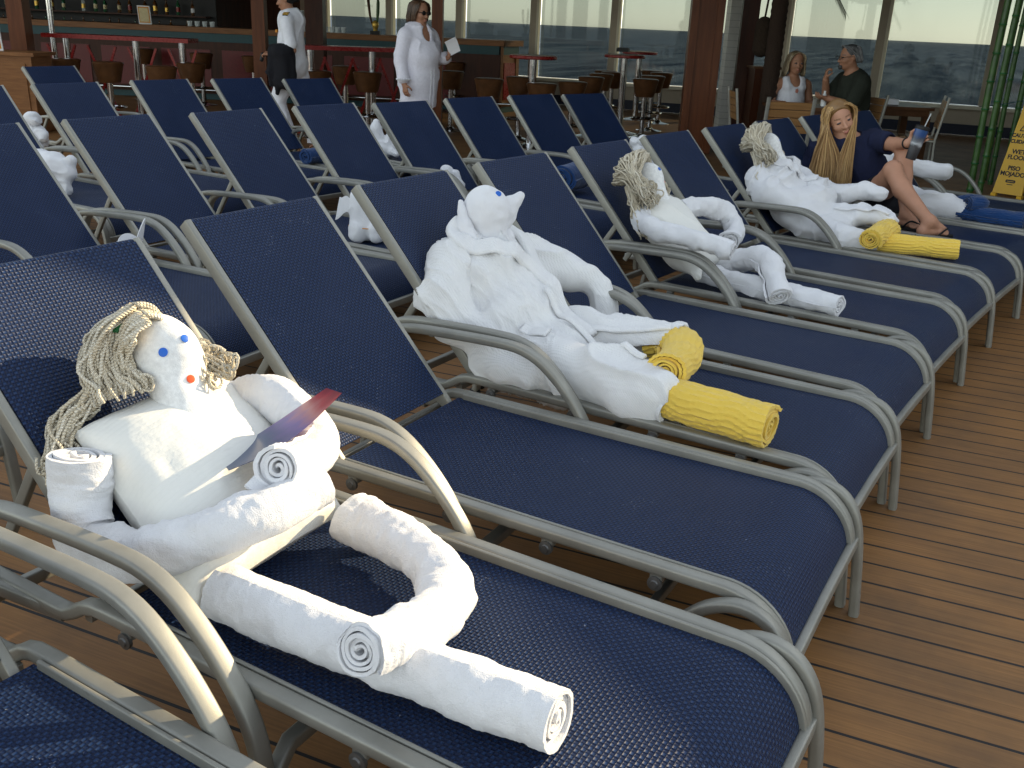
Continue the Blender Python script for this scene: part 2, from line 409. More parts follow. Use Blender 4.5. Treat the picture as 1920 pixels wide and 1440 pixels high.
def m_glass():
    t = NT('tinted_window_glass'); nt_ = t.t; nt_.nodes.remove(t.b)
    tr = t.n('ShaderNodeBsdfTransparent'); tr.inputs[0].default_value = (.385, .41, .40, 1)
    gl = t.n('ShaderNodeBsdfGlossy'); gl.inputs['Roughness'].default_value = .03; gl.inputs[0].default_value = (.9, .95, .92, 1)
    df = t.n('ShaderNodeBsdfDiffuse'); df.inputs[0].default_value = (.5, .52, .5, 1)
    sm = t.noise(t.coord('Object', (1, 1, .35)), 3, 5)
    m1 = t.n('ShaderNodeMixShader'); m1.inputs[0].default_value = .05; t.L(tr.outputs[0], m1.inputs[1]); t.L(gl.outputs[0], m1.inputs[2])
    m2 = t.n('ShaderNodeMixShader'); t.L(t.math('MULTIPLY', t.ramp(sm, [(.5, (0, 0, 0)), (.8, (1, 1, 1))]), .035), m2.inputs[0]); t.L(m1.outputs[0], m2.inputs[1]); t.L(df.outputs[0], m2.inputs[2])
    t.L(m2.outputs[0], nt_.nodes['Material Output'].inputs[0]); return t.m
def m_clear(name, col, rough=.05, alpha=.35):
    t = NT(name); t.b.inputs['Alpha'].default_value = alpha; return t.out(col, rough, spec=.6)
def m_sea():
    t = NT('sea_water'); c = t.coord('Object', (1, .45, 1)); n1 = t.noise(c, .09, 6, .62); n4 = t.noise(t.coord('Object', (1, .07, 1), (0, 0, -.4)), .045, 9, .72); n2 = t.noise(c, .012, 4); n3 = t.noise(c, .5, 4, .6)
    h = t.math('ADD', n1, t.math('MULTIPLY', n3, .25))
    col = t.mix(t.ramp(n4, [(.38, (0, 0, 0)), (.62, (1, 1, 1))]), (.060, .085, .125), t.ramp(n2, [(.35, (.19, .235, .29)), (.65, (.24, .285, .335))]))
    foam = t.math('MULTIPLY', t.math('GREATER_THAN', n1, .72), .35)
    return t.out(t.mix(foam, col, (.35, .4, .42)), .7, t.bump(h, 1.5, .5), spec=0.0)
def m_bamboo():
    t = NT('green_bamboo'); sp = t.n('ShaderNodeSeparateXYZ'); c = t.coord('Object'); t.L(c, sp.inputs[0]); n_ = t.noise(c, 9, 4)
    col = t.ramp(n_, [(.3, (.015, .055, .008)), (.7, (.045, .12, .018))])
    return t.out(col, .4, spec=.5)
def m_paper(name, stops, sc=9, rot=(0, 0, .7), rough=.3):
    t = NT(name); uv = t.n('ShaderNodeUVMap').outputs[0]; mp = t.n('ShaderNodeMapping'); t.L(uv, mp.inputs[0]); mp.inputs['Rotation'].default_value = rot
    w = t.noise(mp.outputs[0], 3.0, 3); sp = t.n('ShaderNodeSeparateXYZ'); t.L(uv, sp.inputs[0])
    f = t.math('ADD', sp.outputs[1], t.math('MULTIPLY', t.math('SUBTRACT', w, .5), .35))
    return t.out(t.ramp(f, stops), rough, spec=.5)
M = dict(
    weave=m_weave(), metal=m_metal(), bolt=plain('grey_screw', (.16, .16, .155), .4, .6), rubber=plain('black_rubber', (.012, .012, .012), .7),
    terry=m_terry('white_terry', (.82, .82, .84)), terry2=m_terry('white_hand_towel', (.80, .80, .82), fuzz=.7), waffle=m_waffle(), linen=m_linen(),
    yellow=m_terry('yellow_pool_towel', (.88, .61, .105), None, .7), blue=m_terry('blue_pool_towel', (.010, .045, .15), None, .7),
    mop=m_mop(), felt=plain('face_felt_white', (.82, .82, .80), .9, bump=.0008, sc=80), eye=plain('blue_sticker', (.02, .13, .55), .35), mouth=plain('orange_red_sticker', (.75, .10, .03), .4),
    green=plain('green_ribbon', (.012, .10, .03), .6), skin=plain('skin_fair', (.46, .235, .15), .45, var=.06, sc=14), skin2=plain('skin_tanned', (.33, .16, .095), .5, var=.08, sc=14),
    lips=plain('lips', (.42, .165, .125), .4), dark=plain('near_black', (.010, .009, .009), .5), eyed=plain('eye_dark', (.06, .055, .06), .25), brow=plain('brow_brown', (.24, .13, .075), .7),
    nail=plain('nail_pink', (.6, .36, .30), .3),
    blonde=m_hair('long_blonde_hair', [(0, (.20, .105, .034)), (.5, (.38, .215, .075)), (1, (.56, .36, .15))]),
    brownhair=m_hair('brown_bob_hair', [(0, (.03, .016, .009)), (1, (.10, .052, .026))]), ashhair=m_hair('ash_blonde_hair', [(0, (.13, .09, .05)), (1, (.42, .33, .20))]), greyhair=m_hair('grey_hair', [(0, (.05, .05, .05)), (1, (.24, .24, .24))], .6),
    shirt=plain('navy_tshirt', (.010, .014, .042), .9, bump=.002, sc=60), shorts=plain('black_shorts', (.010, .010, .014), .85), uniform=plain('white_uniform', (.72, .72, .75), .85, var=.05, bump=.002, sc=25),
    tunic=plain('white_linen_tunic', (.70, .68, .74), .9, var=.06, bump=.002, sc=40), tank=plain('white_tank_top', (.62, .62, .66), .9, var=.05), olive=plain('dark_olive_shirt', (.020, .024, .017), .9), jacket=plain('black_jacket', (.007, .007, .010), .9, bump=.003, sc=30),
    jean=plain('dark_blue_jean', (.02, .03, .07), .9), gold=plain('gold_braid', (.7, .45, .10), .35, .6), deck=m_deck(),
    wood=m_wood('dark_mahogany', (.026, .0070, .0026), (.060, .0175, .0065), (8, 8, 1.2)), pillar=m_wood('mahogany_pillar', (.075, .021, .0075), (.145, .045, .015), (10, 10, .8)),
    woodo=m_wood('orange_varnished_wood', (.13, .052, .018), (.25, .11, .04), (2, 2, 20)), seat=plain('brown_leather_seat', (.085, .036, .014), .35, var=.3, sc=10), teak=m_wood('teak_slats', (.19, .095, .035), (.32, .17, .07), (2, 2, 30)),
    tabletop=m_wood('brown_table_top', (.06, .025, .011), (.12, .055, .025), (3, 20, 3)),
    red=plain('red_lacquer', (.20, .010, .008), .28), redp=plain('dark_red_panel', (.105, .007, .007), .35), teal=plain('teal_band', (.004, .045, .052), .4), chrome=plain('polished_chrome', (.62, .62, .62), .12, 1.0, var=.05),
    beige=plain('beige_paint', (.42, .36, .28), .6, var=.06, sc=4), cream=plain('cream_sill_lit_edge', (.66, .62, .50), .5, var=.04, sc=4), navyp=plain('navy_paint', (.008, .012, .03), .5), ceil=plain('ceiling_panel', (.10, .085, .07), .8, sc=3), white=plain('white_paint', (.75, .75, .74), .5, var=.04, sc=3),
    tile=m_wood('white_tile', (.55, .54, .50), (.62, .61, .57), (4, 4, 4), .3, lines=.085), glass=m_glass(), bottleg=m_clear('green_bottle_glass', (.02, .10, .04), alpha=.85), bottleb=m_clear('amber_bottle_glass', (.12, .045, .01), alpha=.85), clear=m_clear('clear_glass', (.8, .85, .85), alpha=.35),
    sea=m_sea(), bamboo=m_bamboo(), signy=plain('yellow_plastic', (.62, .36, .025), .4, var=.06, sc=6), ink=plain('black_print', (.012, .011, .010), .5),
    paper=plain('white_paper', (.78, .78, .80), .6, var=.03), cert=plain('certificate_cream', (.62, .52, .30), .5, var=.1, sc=25), orange=plain('orange_border', (.6, .24, .03), .5),
    booklet=m_paper('printed_leaflet', [(0, (.035, .06, .13)), (.4, (.06, .09, .17)), (.62, (.16, .10, .28)), (.78, (.42, .16, .16)), (.9, (.36, .02, .03)), (1, (.22, .012, .02))]),
    tumbler=m_paper('printed_tumbler_wrap', [(0, (.012, .012, .014)), (.42, (.05, .05, .055)), (.5, (.40, .42, .44)), (.56, (.16, .17, .19)), (.68, (.06, .07, .09)), (.78, (.012, .05, .17)), (1, (.018, .07, .21))]),
    palm=plain('palm_frond_green', (.018, .032, .010), .6), bark=plain('palm_bark', (.028, .016, .010), .9, bump=.01, sc=12), net=plain('woven_rope_dark', (.030, .018, .010), .9, bump=.01, sc=40))
# ------------------------------------------------------------------ the setting
def struct(name, mb, mat): return tag(mb.build(name, mat, smooth=False), kind='structure')
b = MB(); b.box((-6, 4, -.05), (44, 28, .1)); struct('deck', b, M['deck'])
b = MB(); nr, na = 60, 48
b.add([[0, 0, -24]]+[[r*cos(a), r*sin(a), -24] for r in np.geomspace(20, 45000, nr) for a in np.linspace(0, 2*pi, na, endpoint=False)],
      [(0, 1+j, 1+(j+1) % na) for j in range(na)]+[(1+i*na+j, 1+(i+1)*na+j, 1+(i+1)*na+(j+1) % na, 1+i*na+(j+1) % na) for i in range(nr-1) for j in range(na)])
struct('sea', b, M['sea'])
# upper deck over the bar side; two unseen walls added to block the low sun from most chairs
b = MB(); b.box((-7, 13.3, 2.95), (40, 11.2, .2)); struct('ceiling', b, M['ceil'])
sd = np.array([cos(SUN_AZ), sin(SUN_AZ)]); pd = np.array([-sd[1], sd[0]])
def wall_run(name, p, q, z0, z1):
    p = np.array(p); q = np.array(q); d = q-p; c = (p+q)/2
    b = MB(); b.box((c[0], c[1], (z0+z1)/2), (np.linalg.norm(d), .2, z1-z0), math.atan2(d[1], d[0])); struct(name, b, M['white'])
wc = sd*7+pd*1.12
wall_run('sun_block_low', wc-pd*.1, sd*7-pd*7, .004, 2.52)
wall_run('sun_block_tall', wc, wc+np.array([cos(radians(76)), sin(radians(76))])*24, .004, 8.0)

# window wall along the ship's side
WY = 17.8
win = thing('window_wall', 'beige wall of tall sea windows on a low sill behind the bar stools', 'window wall', (-6, WY, 0))
b = MB(); b.box((0, .12, .235), (34, .24, .43)); b.build('sill_wall', M['beige'], win, smooth=False)
b = MB(); b.box((0, -.03, .465), (34, .40, .05)); b.build('sill', M['cream'], win, smooth=False)
b = MB(); b.box((0, -.012, .10), (34, .02, .17)); b.build('baseboard', M['navyp'], win, smooth=False)
b = MB(); b.box((0, .1, 2.75), (34, .25, .3)); b.build('header', M['beige'], win, smooth=False)
XS_M = [-11.0, -9.42, -7.82, -6.22, -4.60, -3.05, -1.49, .11, 1.86, 3.46, 5.0, 6.6, 8.2]
for i, x in enumerate(XS_M):
    b = MB(); b.box((x+6-.04, -.02, 1.55), (.13, .14, 2.1)); mu = b.build('mullion', M['beige'], win, smooth=False)
    b = MB(); b.box((x+6+.05, -.045, 1.55), (.05, .10, 2.1)); b.build('edge_strip', M['cream'], mu, smooth=False)  # cream strip paints in the sunlit side of the mullion
    if i < len(XS_M)-1:
        w = XS_M[i+1]-x; b = MB(); b.box((x+6+w/2, .06, 1.55), (w-.14, .012, 2.1)); b.build('window_pane', M['glass'], win, smooth=False)
# wall behind the bar
def ship_wall(name, c, size, mat, label, cat='wall'):
    b = MB(); b.box((0, 0, size[2]/2), size); o = b.build(name, mat, smooth=False); o.location = c; return tag(o, label, cat)
ship_wall('back_wall', (-15.6, 17.0, 0), (9.2, .3, 2.85), M['wood'], 'dark wooden wall behind the bar bottle shelves')
# ------------------------------------------------------------------ wooden pillars
def pillar(px, v, depth_pt, w, d, rz, mat, label, name='wooden_pillar', edge_strip=None, h=2.85):
    t = thing(name, label, 'pillar', depth_pt, rz)
    b = MB(); b.box((0, 0, h/2), (w, d, h)); b.build('post', mat, t, smooth=False)
    if edge_strip:
        for s in (-1, 1):
            b = MB(); b.box((s*(w/2-.045), -d/2-.011, h/2), (.09, .022, h-.01)); b.build('trim_board', edge_strip, t, smooth=False)
    return t
VR = YAW-pi/2
def atg(u, depth):
    """floor point under image column u at a camera depth"""
    lo, hi = -200.0, 1600.0
    for _ in range(60):
        v = (lo+hi)/2; z = at(u, v, depth)[2]
        if z > 0: lo = v
        else: hi = v
    return at(u, lo, depth)
pillar(0, 0, atg(1303, 12.3)+FV*.2, .40, .40, VR-.10, M['pillar'], 'wide reddish brown panelled pillar standing between the bar stools and the white tiled column', edge_strip=M['pillar'])
pillar(0, 0, atg(1357, 13.4)+FV*.2, .20, .30, VR, M['tile'], 'narrow white tiled column between the two reddish brown pillars', 'tiled_column')
pillar(0, 0, atg(1379, 12.7)+FV*.1, .21, .16, VR-.08, M['wood'], 'very dark brown pillar right of the white tiled column')
pillar(0, 0, atg(818, 12.9), .14, .20, VR, M['pillar'], 'slim brown post directly behind the woman in the white tunic')
pillar(0, 0, atg(496, 13.3), .17, .17, VR, M['pillar'], 'slim brown post left of the officer with the black jacket')
pillar(0, 0, atg(62, 12.2), .20, .20, VR, M['pillar'], 'slim brown post above the left serving cabinet')
pillar(0, 0, atg(597, 14.6), .26, .26, VR, M['wood'], 'dark square bar pillar behind the officer with the black jacket')
# ------------------------------------------------------------------ the bar
BA = radians(20.5); BX = np.array([cos(BA), sin(BA), 0]); BY = np.array([-sin(BA), cos(BA), 0])
B0 = np.array([-5.72, 15.05, 0.0]); BL = 13.0
bar = thing('bar_counter', 'long wooden bar counter with teal band and dark red front panels', 'bar', B0, BA)
def bbox(name, x0, x1, y0, y1, z0, z1, mat, par=None):
    b = MB(); b.box(((x0+x1)/2, (y0+y1)/2, (z0+z1)/2), (x1-x0, y1-y0, z1-z0)); return b.build(name, mat, par or bar, smooth=False)
bbox('counter_top', -BL, .06, -.06, .78, 1.09, 1.18, M['woodo'])
bbox('teal_band', -BL, -.02, -.02, .7, .95, 1.09, M['teal'])
bbox('carcass', -BL, 0, 0, .7, .1, .95, M['wood'])
bbox('kick_plate', -BL, -.03, .02, .7, 0.004, .1, M['teal'])
for i in range(12): bbox('front_panel', -.75-i*1.05-.85, -.75-i*1.05, -.014, -.002, .2, .82, M['redp'])
bbox('end_post', .002, .05, .02, .09, .1, 1.085, M['woodo']); bbox('end_post', .002, .05, .62, .69, .1, 1.085, M['woodo']); bbox('end_rail', .002, .045, .09, .62, .82, .94, M['woodo'])
bbox('end_panel', .002, .02, .1, .61, .2, .82, M['red'])
ev = nrm((at(986, 77, 16.75)-B0)*np.array([1, 1, 0])); ea = math.atan2(ev[1], ev[0])-BA
def ebox(name, x0, x1, y0, y1, z0, z1, mat): o = bbox(name, x0, x1, y0, y1, z0, z1, mat); o.rotation_euler = (0, 0, ea); return o
ebox('end_top', .065, .70, -.05, .5, 1.088, 1.182, M['woodo']); ebox('end_teal_band', .062, .62, -.006, .45, .952, 1.088, M['teal']); ebox('end_cabinet', .062, .66, .004, .45, .102, .95, M['woodo']); ebox('end_red_panel', .13, .50, -.012, .004, .22, .82, M['red']); ebox('end_frame', .52, .60, -.02, .004, .102, .95, M['woodo']); ebox('end_kick', .08, .62, .02, .44, .004, .1, M['teal'])
b = MB(); b.tube([(-BL, -.2, .17), (-.1, -.2, .17), (.2, -.15, .17), (.22, .5, .17)], circ(.025, 10)); b.build('foot_rail', M['chrome'], bar)
def bpt(x, y, z): return B0+BX*x+BY*y+np.array([0, 0, z])
# bottles and glasses
shelf = thing('bottle_shelf', 'dark shelf unit full of bottles behind the left end of the bar', 'shelf', bpt(-8.9, 2.1, 0), BA)
for z in (.95, 1.32, 1.70, 2.08):
    b = MB(); b.box((0, 0, z), (6.4, .3, .03)); b.build('shelf_board', M['wood'], shelf, smooth=False)
b = MB(); b.box((0, .17, 1.42), (6.6, .03, 2.84)); b.build('back_panel', M['dark'], shelf, smooth=False)
b = MB(); b.box((0, 0, .46), (6.4, .3, .92)); b.build('base_cabinet', M['wood'], shelf, smooth=False)
def bottle(kind, p, mat, sc=1.0):
    t = thing('bottle', 'liquor bottle standing on the dark shelf behind the bar', 'bottle', p, 0, 'bottles behind the bar')
    b = MB(); b.lathe((0, 0, 0), [(0, 0), (.036*sc, 0), (.038*sc, .01), (.038*sc, .17*sc), (.03*sc, .2*sc), (.013*sc, .225*sc), (.013*sc, .285*sc), (.015*sc, .29*sc), (0, .29*sc)], 12); b.build('glass_body', mat, t)
    b = MB(); b.lathe((0, 0, .06*sc), [(.0388*sc, 0), (.0388*sc, .08*sc)], 12); b.build('paper_label', M[R.choice(['cert', 'paper', 'red', 'gold'])], t)
for z in (.965, 1.335, 1.715):
    x = -3.0
    while x < 3.0:
        bottle('b', bpt(-8.9+x, 2.05+R.uniform(-.05, .05), z), M[R.choice(['bottleg', 'bottleb', 'clear', 'bottleb'])], R.uniform(.85, 1.08)); x += R.uniform(.16, .34)
GP = [('tumbler_glass', 'upside-down clear glass in the stack on the bar top', 'glass', 'glasses stacked on the bar')]
def glass(p, r=.035, h=.11):
    o = MB().lathe((0, 0, 0), [(r*.8, 0), (r, h), (r*.93, h), (r*.74, .008), (0, .008)], 14).build('tumbler_glass', M['clear']); o.location = p.tolist()
    tag(o, 'clear glass tumbler stacked on the bar top left of the beer taps', 'glass', 'glasses stacked on the bar')
for i in range(6):
    for j in range(2):
        for k in range(3 if 0 < i < 4 else 2): glass(bpt(-3.72+i*.085+.01*k, .28+j*.1, 1.181+.112*k))
for i in range(4): glass(bpt(-3.02+i*.1, .3, 1.181), .045, .09)
for i in range(4): glass(bpt(-5.35+i*.13, .2, 1.181), .045, .085)
tap = thing('beer_tap', 'brass beer tap with brown and green handles on the bar', 'beer tap', bpt(-2.17, .3, 1.18), BA)
MB().box((0, 0, .03), (.16, .12, .06)).build('base', M['dark'], tap); MB().lathe((0, 0, .05), [(.035, 0), (.04, .05), (.055, .08), (.055, .14), (.03, .17), (0, .18)], 16).build('tap_body', M['gold'], tap)
MB().tube([(-.05, 0, .15), (-.09, 0, .3), (-.115, 0, .52), (-.12, 0, .58)], lambda q: circ(.014+.016*q, 10)).build('handle', M['tabletop'], tap)
MB().tube([(.03, 0, .17), (.045, 0, .35), (.05, 0, .5), (.05, 0, .60)], lambda q: circ(.014+.016*sin(pi*q), 10)).build('handle', M['bamboo'], tap)
# framed notices
def frame(label, p, w, h, rz, lean=.15):
    t = thing('framed_certificate', label, 'framed notice', p, rz)
    ax = [(1, 0, 0), (0, cos(lean), sin(lean)), (0, -sin(lean), cos(lean))]
    MB().box((0, 0, h/2), (w, .02, h), ax=ax).build('frame', M['white'], t, smooth=False)
    MB().box((0, -.013, h/2), (w*.86, .004, h*.86), ax=ax).build('border', M['orange'], t, smooth=False)
    MB().box((0, -.0165, h/2), (w*.72, .004, h*.74), ax=ax).build('sheet', M['cert'], t, smooth=False)
cp = atg(40, 11.6); cab = thing('serving_cabinet', 'low orange-brown serving cabinet at the far left below the slim post', 'cabinet', cp, VR)
MB().box((-.35, 0, .44), (1.4, .5, .86)).build('carcass', M['woodo'], cab, smooth=False); MB().box((-.35, 0, .89), (1.5, .56, .04)).build('top', M['woodo'], cab, smooth=False)
for s in (-.68, -.02): MB().box((s, -.258, .44), (.6, .014, .7)).build('door', M['woodo'], cab, smooth=False)
frame('white framed certificate with orange border standing on the left cabinet', cp-RV*.19-FV*.05+np.array([0, 0, .91]), .24, .30, VR+.1)
frame('small white framed notice standing on the bar behind the slim post', bpt(-6.15, .25, 1.18), .22, .30, BA)
# chrome pole and the long red tables
def rodt(name, label, cat, a, bb, r, mat, group=None): tag(MB().rod(a, bb, r, 14).build(name, mat), label, cat, group)
pp = atg(118, 12.7); rodt('chrome_pole', 'thin polished chrome pole rising behind the long red table at far left', 'pole', pp, pp+np.array([0, 0, 2.8]), .035, M['chrome'])
def long_table(label, pL, pR, posts):
    c = (pL+pR)/2; d = pR-pL; L = np.linalg.norm(d[:2]); a = math.atan2(d[1], d[0])
    t = thing('long_bar_table', label, 'bar table', (c[0], c[1], 0), a)
    MB().box((0, 0, 1.075), (L, .42, .05)).build('table_top', M['red'], t, smooth=False)
    for x in posts: MB().rod((x*L, 0, .02), (x*L, 0, 1.05), .045, 18).build('post', M['chrome'], t); MB().lathe((x*L, 0, 0), [(.2, 0), (.2, .012), (.05, .03)], 20).build('base_plate', M['chrome'], t)
    for x in np.linspace(-.42, .42, 4):
        for s in (-1, 1): MB().box((x*L, s*.012, .5), (.03, .02, 1.0), ax=[(cos(s*.38), 0, sin(s*.38)), (0, 1, 0), (-sin(s*.38), 0, cos(s*.38))]).build('cross_brace', M['red'], t, smooth=False)
long_table('long narrow red bar table on chrome posts left of the officer', G(90, 61, 1.1), G(362, 73, 1.1), (-.38, .1, .42))
long_table('shorter red bar table on chrome posts between officer and tunic woman', G(566, 84, 1.1), G(752, 90, 1.1), (-.42, .2))
def round_table(label, p):
    t = thing('round_bar_table', label, 'bar table', (p[0], p[1], 0))
    MB().lathe((0, 0, 1.06), [(0, 0), (.285, 0), (.295, .01), (.295, .035), (.28, .042), (0, .042)], 40).build('table_top', M['red'], t)
    MB().lathe((0, 0, 1.1025), [(0, 0), (.27, 0), (.27, .003), (0, .003)], 40).build('top_inlay', M['beige'], t)
    MB().rod((0, 0, .02), (0, 0, 1.06), .05, 20).build('post', M['chrome'], t); MB().lathe((0, 0, 0), [(.26, 0), (.26, .01), (.06, .05)], 28).build('base_plate', M['chrome'], t)
round_table('round red bar table beside the right end of the bar', G(1000, 104, 1.1)); round_table('nearer round red bar table with a dark tray on it', G(1172, 103, 1.1)); round_table('farther round red bar table close to the window', G(1200, 97, 1.1))
tp = G(1168, 97, 1.11); o = MB().box((0, 0, .025), (.19, .09, .05)).box((0, 0, .055), (.17, .07, .012)).build('napkin_box', M['dark']); o.location = tp.tolist(); tag(o, 'small dark napkin box on the nearer round red bar table', 'napkin box')
def stool(label, p, h=.8):
    t = thing('bar_stool', label, 'bar stool', (p[0], p[1], 0), R.uniform(0, 6), 'brown bar stools')
    MB().lathe((0, 0, h), [(0, -.235), (.125, -.235), (.135, -.22), (.178, -.03), (.185, -.008), (.178, .002), (.16, .008), (0, .012)], 28).build('seat', M['seat'], t)
    MB().rod((0, 0, .02), (0, 0, h-.23), .036, 16).build('post', M['chrome'], t)
    MB().lathe((0, 0, 0), [(.2, 0), (.2, .01), (.06, .035), (.04, .06)], 24).build('base_plate', M['chrome'], t)
    b = MB(); a = np.linspace(0, 2*pi, 29)[:-1]; ring = np.array([[.165*cos(x), .165*sin(x), .27] for x in a])
    V = []; n = 8
    for i, x in enumerate(a):
        for j in range(n): q = 2*pi*j/n; V.append(((.165+.013*cos(q))*cos(x), (.165+.013*cos(q))*sin(x), .27+.013*sin(q)))
    b.add(V, [(i*n+j, ((i+1) % 28)*n+j, ((i+1) % 28)*n+(j+1) % n, i*n+(j+1) % n) for i in range(28) for j in range(n)])
    b.rod((-.165, 0, .27), (.165, 0, .27), .011, 8); b.build('foot_ring', M['chrome'], t)
    return t
SP = [(917, 148, 'in front of the red end panel of the bar'), (975, 145, 'behind the first round table near the bar end'), (1016, 157, 'nearest under the first round red table'), (1074, 154, 'alone right of the first round red table'),
 (1109, 145, 'left of the nearer tray table, in front'), (1128, 139, 'second back left of the nearer tray table'), (1136, 133, 'farthest left by the window mullion'), (1149, 136, 'tucked behind the nearer tray table'),
 (1211, 149, 'nearest of the four right of the tray table'), (1225, 143, 'second of the four right of the tray table'), (1241, 137, 'rightmost of the four by the wide pillar'), (1223, 133, 'farthest of the four right of the tray table'),
 (689, 136, 'under the shorter red table behind the tunic woman'), (647, 125, 'half hidden beyond the shorter red table'), (846, 134, 'right of the slim post behind the tunic woman'), (853, 117, 'close to the bar behind the slim post'),
 (594, 134, 'at the left end of the shorter red table by the officer'), (202, 117, 'below the second post of the long red table'), (122, 111, 'at the left end of the long red table'), (302, 125, 'below the right post of the long red table'),
 (358, 119, 'just past the right end of the long red table'), (377, 100, 'close to the bar past the long red table'), (475, 106, 'close to the bar behind the slim post by the officer'), (430, 96, 'close to the bar left of the slim post'), (268, 92, 'close to the bar behind the long red table')]
st0 = None
for u, v, l in SP:
    p = G(u, v, .8); lab = 'brown bar stool '+l
    if st0 is None: st0 = stool(lab, p)
    else: dup(st0, (p[0], p[1], 0), R.uniform(0, 6), lab)
# ------------------------------------------------------------------ sun loungers
HB = .268; HR = .324; ZR = .365; BT = (-.515, .917); BH = (0.0, .352)
BD = nrm([BT[0]-BH[0], 0, BT[1]-BH[1]]); BN = np.array([BD[2], 0, -BD[0]])   # up along the back / out of the back
def arc(cx, cz, r, a0, a1, n): return [(cx+r*cos(radians(a)), cz+r*sin(radians(a))) for a in np.linspace(a0, a1, n)]
def xz(pts, y): return np.array([(p[0], y, p[1]) for p in pts])
SEATPROF = [(.012, ZR)]+[(x, ZR-.004*sin(pi*(x/1.1))) for x in np.linspace(.05, 1.06, 16)]+arc(1.088, ZR-.152, .152, 86, 8, 12)+[(1.243, ZR-.16)]
RAILPROF = [(-.47, .318), (-.11, .316), (-.085, .318), (-.055, .334), (-.025, .354), (.005, .363)]+[(x, ZR) for x in (.05, .3, .6, .85, 1.05)]+arc(1.088, ZR-.152, .152, 88, 6, 12)+[(1.244, .232)]
ARMPROF = spline([(-.40, 0.0), (-.37, .18), (-.335, .36), (-.315, .45), (-.275, .505), (-.2, .53), (-.05, .54), (.12, .546), (.21, .542), (.28, .517), (.345, .468), (.40, .41), (.44, .352), (.468, .28), (.48, .19), (.483, .16)], 60)
LEGPROF = spline([(.90, .19), (.955, .225), (1.01, .275), (1.06, .325), (1.11, .352), (1.155, .357), (1.20, .338), (1.232, .298), (1.25, .245), (1.262, .17), (1.272, .08), (1.28, .0)], 44)
def rectsec(w, h, r=.007): return rrect(w, h, r)
def lounger(label, loc, rz, group):
    t = thing('sun_lounger', label, 'sun lounger', loc, rz, group)
    # seat sling, wrapping over the foot end
    sp = spline([(p[0]+.02 if i == 0 else p[0], p[1]) for i, p in enumerate(SEATPROF)], 60); L = np.sum(np.linalg.norm(np.diff(sp, axis=0), axis=1))
    def seat(u, v):
        x = np.interp(u, np.linspace(0, 1, 60), sp[:, 0]); z = np.interp(u, np.linspace(0, 1, 60), sp[:, 1]); s = (2*v-1)
        return x, s*.286, z-.003-.014*(1-s*s)*np.clip(1-u*1.1, 0, 1)*np.sin(pi*np.clip(u*1.3, 0, 1))
    V, F, UV = grid(60, 13, seat, .006, (L, .572)); MB().add(V, [f[::-1] for f in F], UV).build('seat_sling', M['weave'], t)
    # back sling with a hem wrapped over the top tube
    bl = np.linalg.norm([BT[0]-BH[0], BT[1]-BH[1]])
    def back(u, v):
        s = 2*v-1; d = .02+u*(bl-.03); dip = -.012*(1-s*s)*np.sin(pi*u)
        return BH[0]+BD[0]*d+BN[0]*(dip+.012), s*.247, BH[1]+BD[2]*d+BN[2]*(dip+.012)
    V, F, UV = grid(36, 13, back, .007, (bl, .494)); b = MB().add(V, [f[::-1] for f in F], UV)
    p = np.array(BH); tp = np.array([BT[0]+BN[0]*.004, 0, BT[1]+BN[2]*.004])-BD*.008
    V, F, UV = sweep([tp+np.array([0, -.246, 0]), tp+np.array([0, 0, 0.0]), tp+np.array([0, .246, 0])], circ(.0125, 14)); UV = UV*np.array([.08, 1]); UV = UV[:, ::-1]*1.0
    b.add(V, F, UV); b.build('back_sling', M['weave'], t, sharp=50)
    for s, nm in ((-1, 'l'), (1, 'r')):
        b = MB(); b.tube(xz(RAILPROF, s*.309), rectsec(.034, .028), (0, 1, 0), True, 0, True)                    # outer tube
        ins = [(q[0], q[1]+.001) for q in RAILPROF if q[0] >= .03]; b.tube(xz(ins, s*.2855), rectsec(.009, .024, .003), (0, 1, 0), True, 0, True)
        for x in (.10, .40, .67, .94): b.tube([(x, s*.309, ZR-.012), (x, s*.309, ZR-.030)], rectsec(.03, .024, .004), (0, 1, 0))
        rail = b.build('seat_rail', M['metal'], t)
        for x in (.10, .40, .67, .94): b = MB(); b.lathe((x, s*.318, ZR-.034), [(0, .012), (.008, .012), (.010, .009), (.017, .008), (.017, 0), (0, 0)], 14, ax=[(1, 0, 0), (0, 0, 1), (0, s, 0)]); b.build('screw_tab', M['bolt'], rail)
        b = MB(); br = [(BH[0]-BD[0]*.02, BH[1]-BD[2]*.02), (BH[0]+BD[0]*bl*.5, BH[1]+BD[2]*bl*.5), (BT[0], BT[1])]
        b.tube(xz(br, s*(HB-.011)), rectsec(.021, .036, .004), (0, 1, 0), True, 0, True); b.build('back_rail', M['metal'], t)
        b = MB(); b.tube(xz(ARMPROF, s*.346), rectsec(.038, .026, .008), (0, 1, 0), True, 0, True)
        b.tube([(.482, s*.346, .19), (.475, s*.28, .245), (.475, 0, .25)], rectsec(.03, .03, .006)); b.tube([(-.105, s*.309, .305), (-.33, s*.338, .315)], rectsec(.02, .03, .005))
        arm = b.build('armrest', M['metal'], t)
        b = MB(); b.lathe((-.40, s*.346, 0), [(0, 0), (.024, 0), (.024, .02), (.02, .03), (0, .03)], 12); b.build('foot_cap', M['rubber'], arm)
        b = MB(); b.tube(xz(LEGPROF, s*.347), rectsec(.034, .026, .008), (0, 1, 0), True, 0, True); leg = b.build('foot_leg', M['metal'], t)
    b = MB(); b.tube([(1.248, -.345, .222), (1.246, 0, .222), (1.248, .345, .222)], rectsec(.022, .034, .005)); b.build('foot_bar', M['metal'], t)
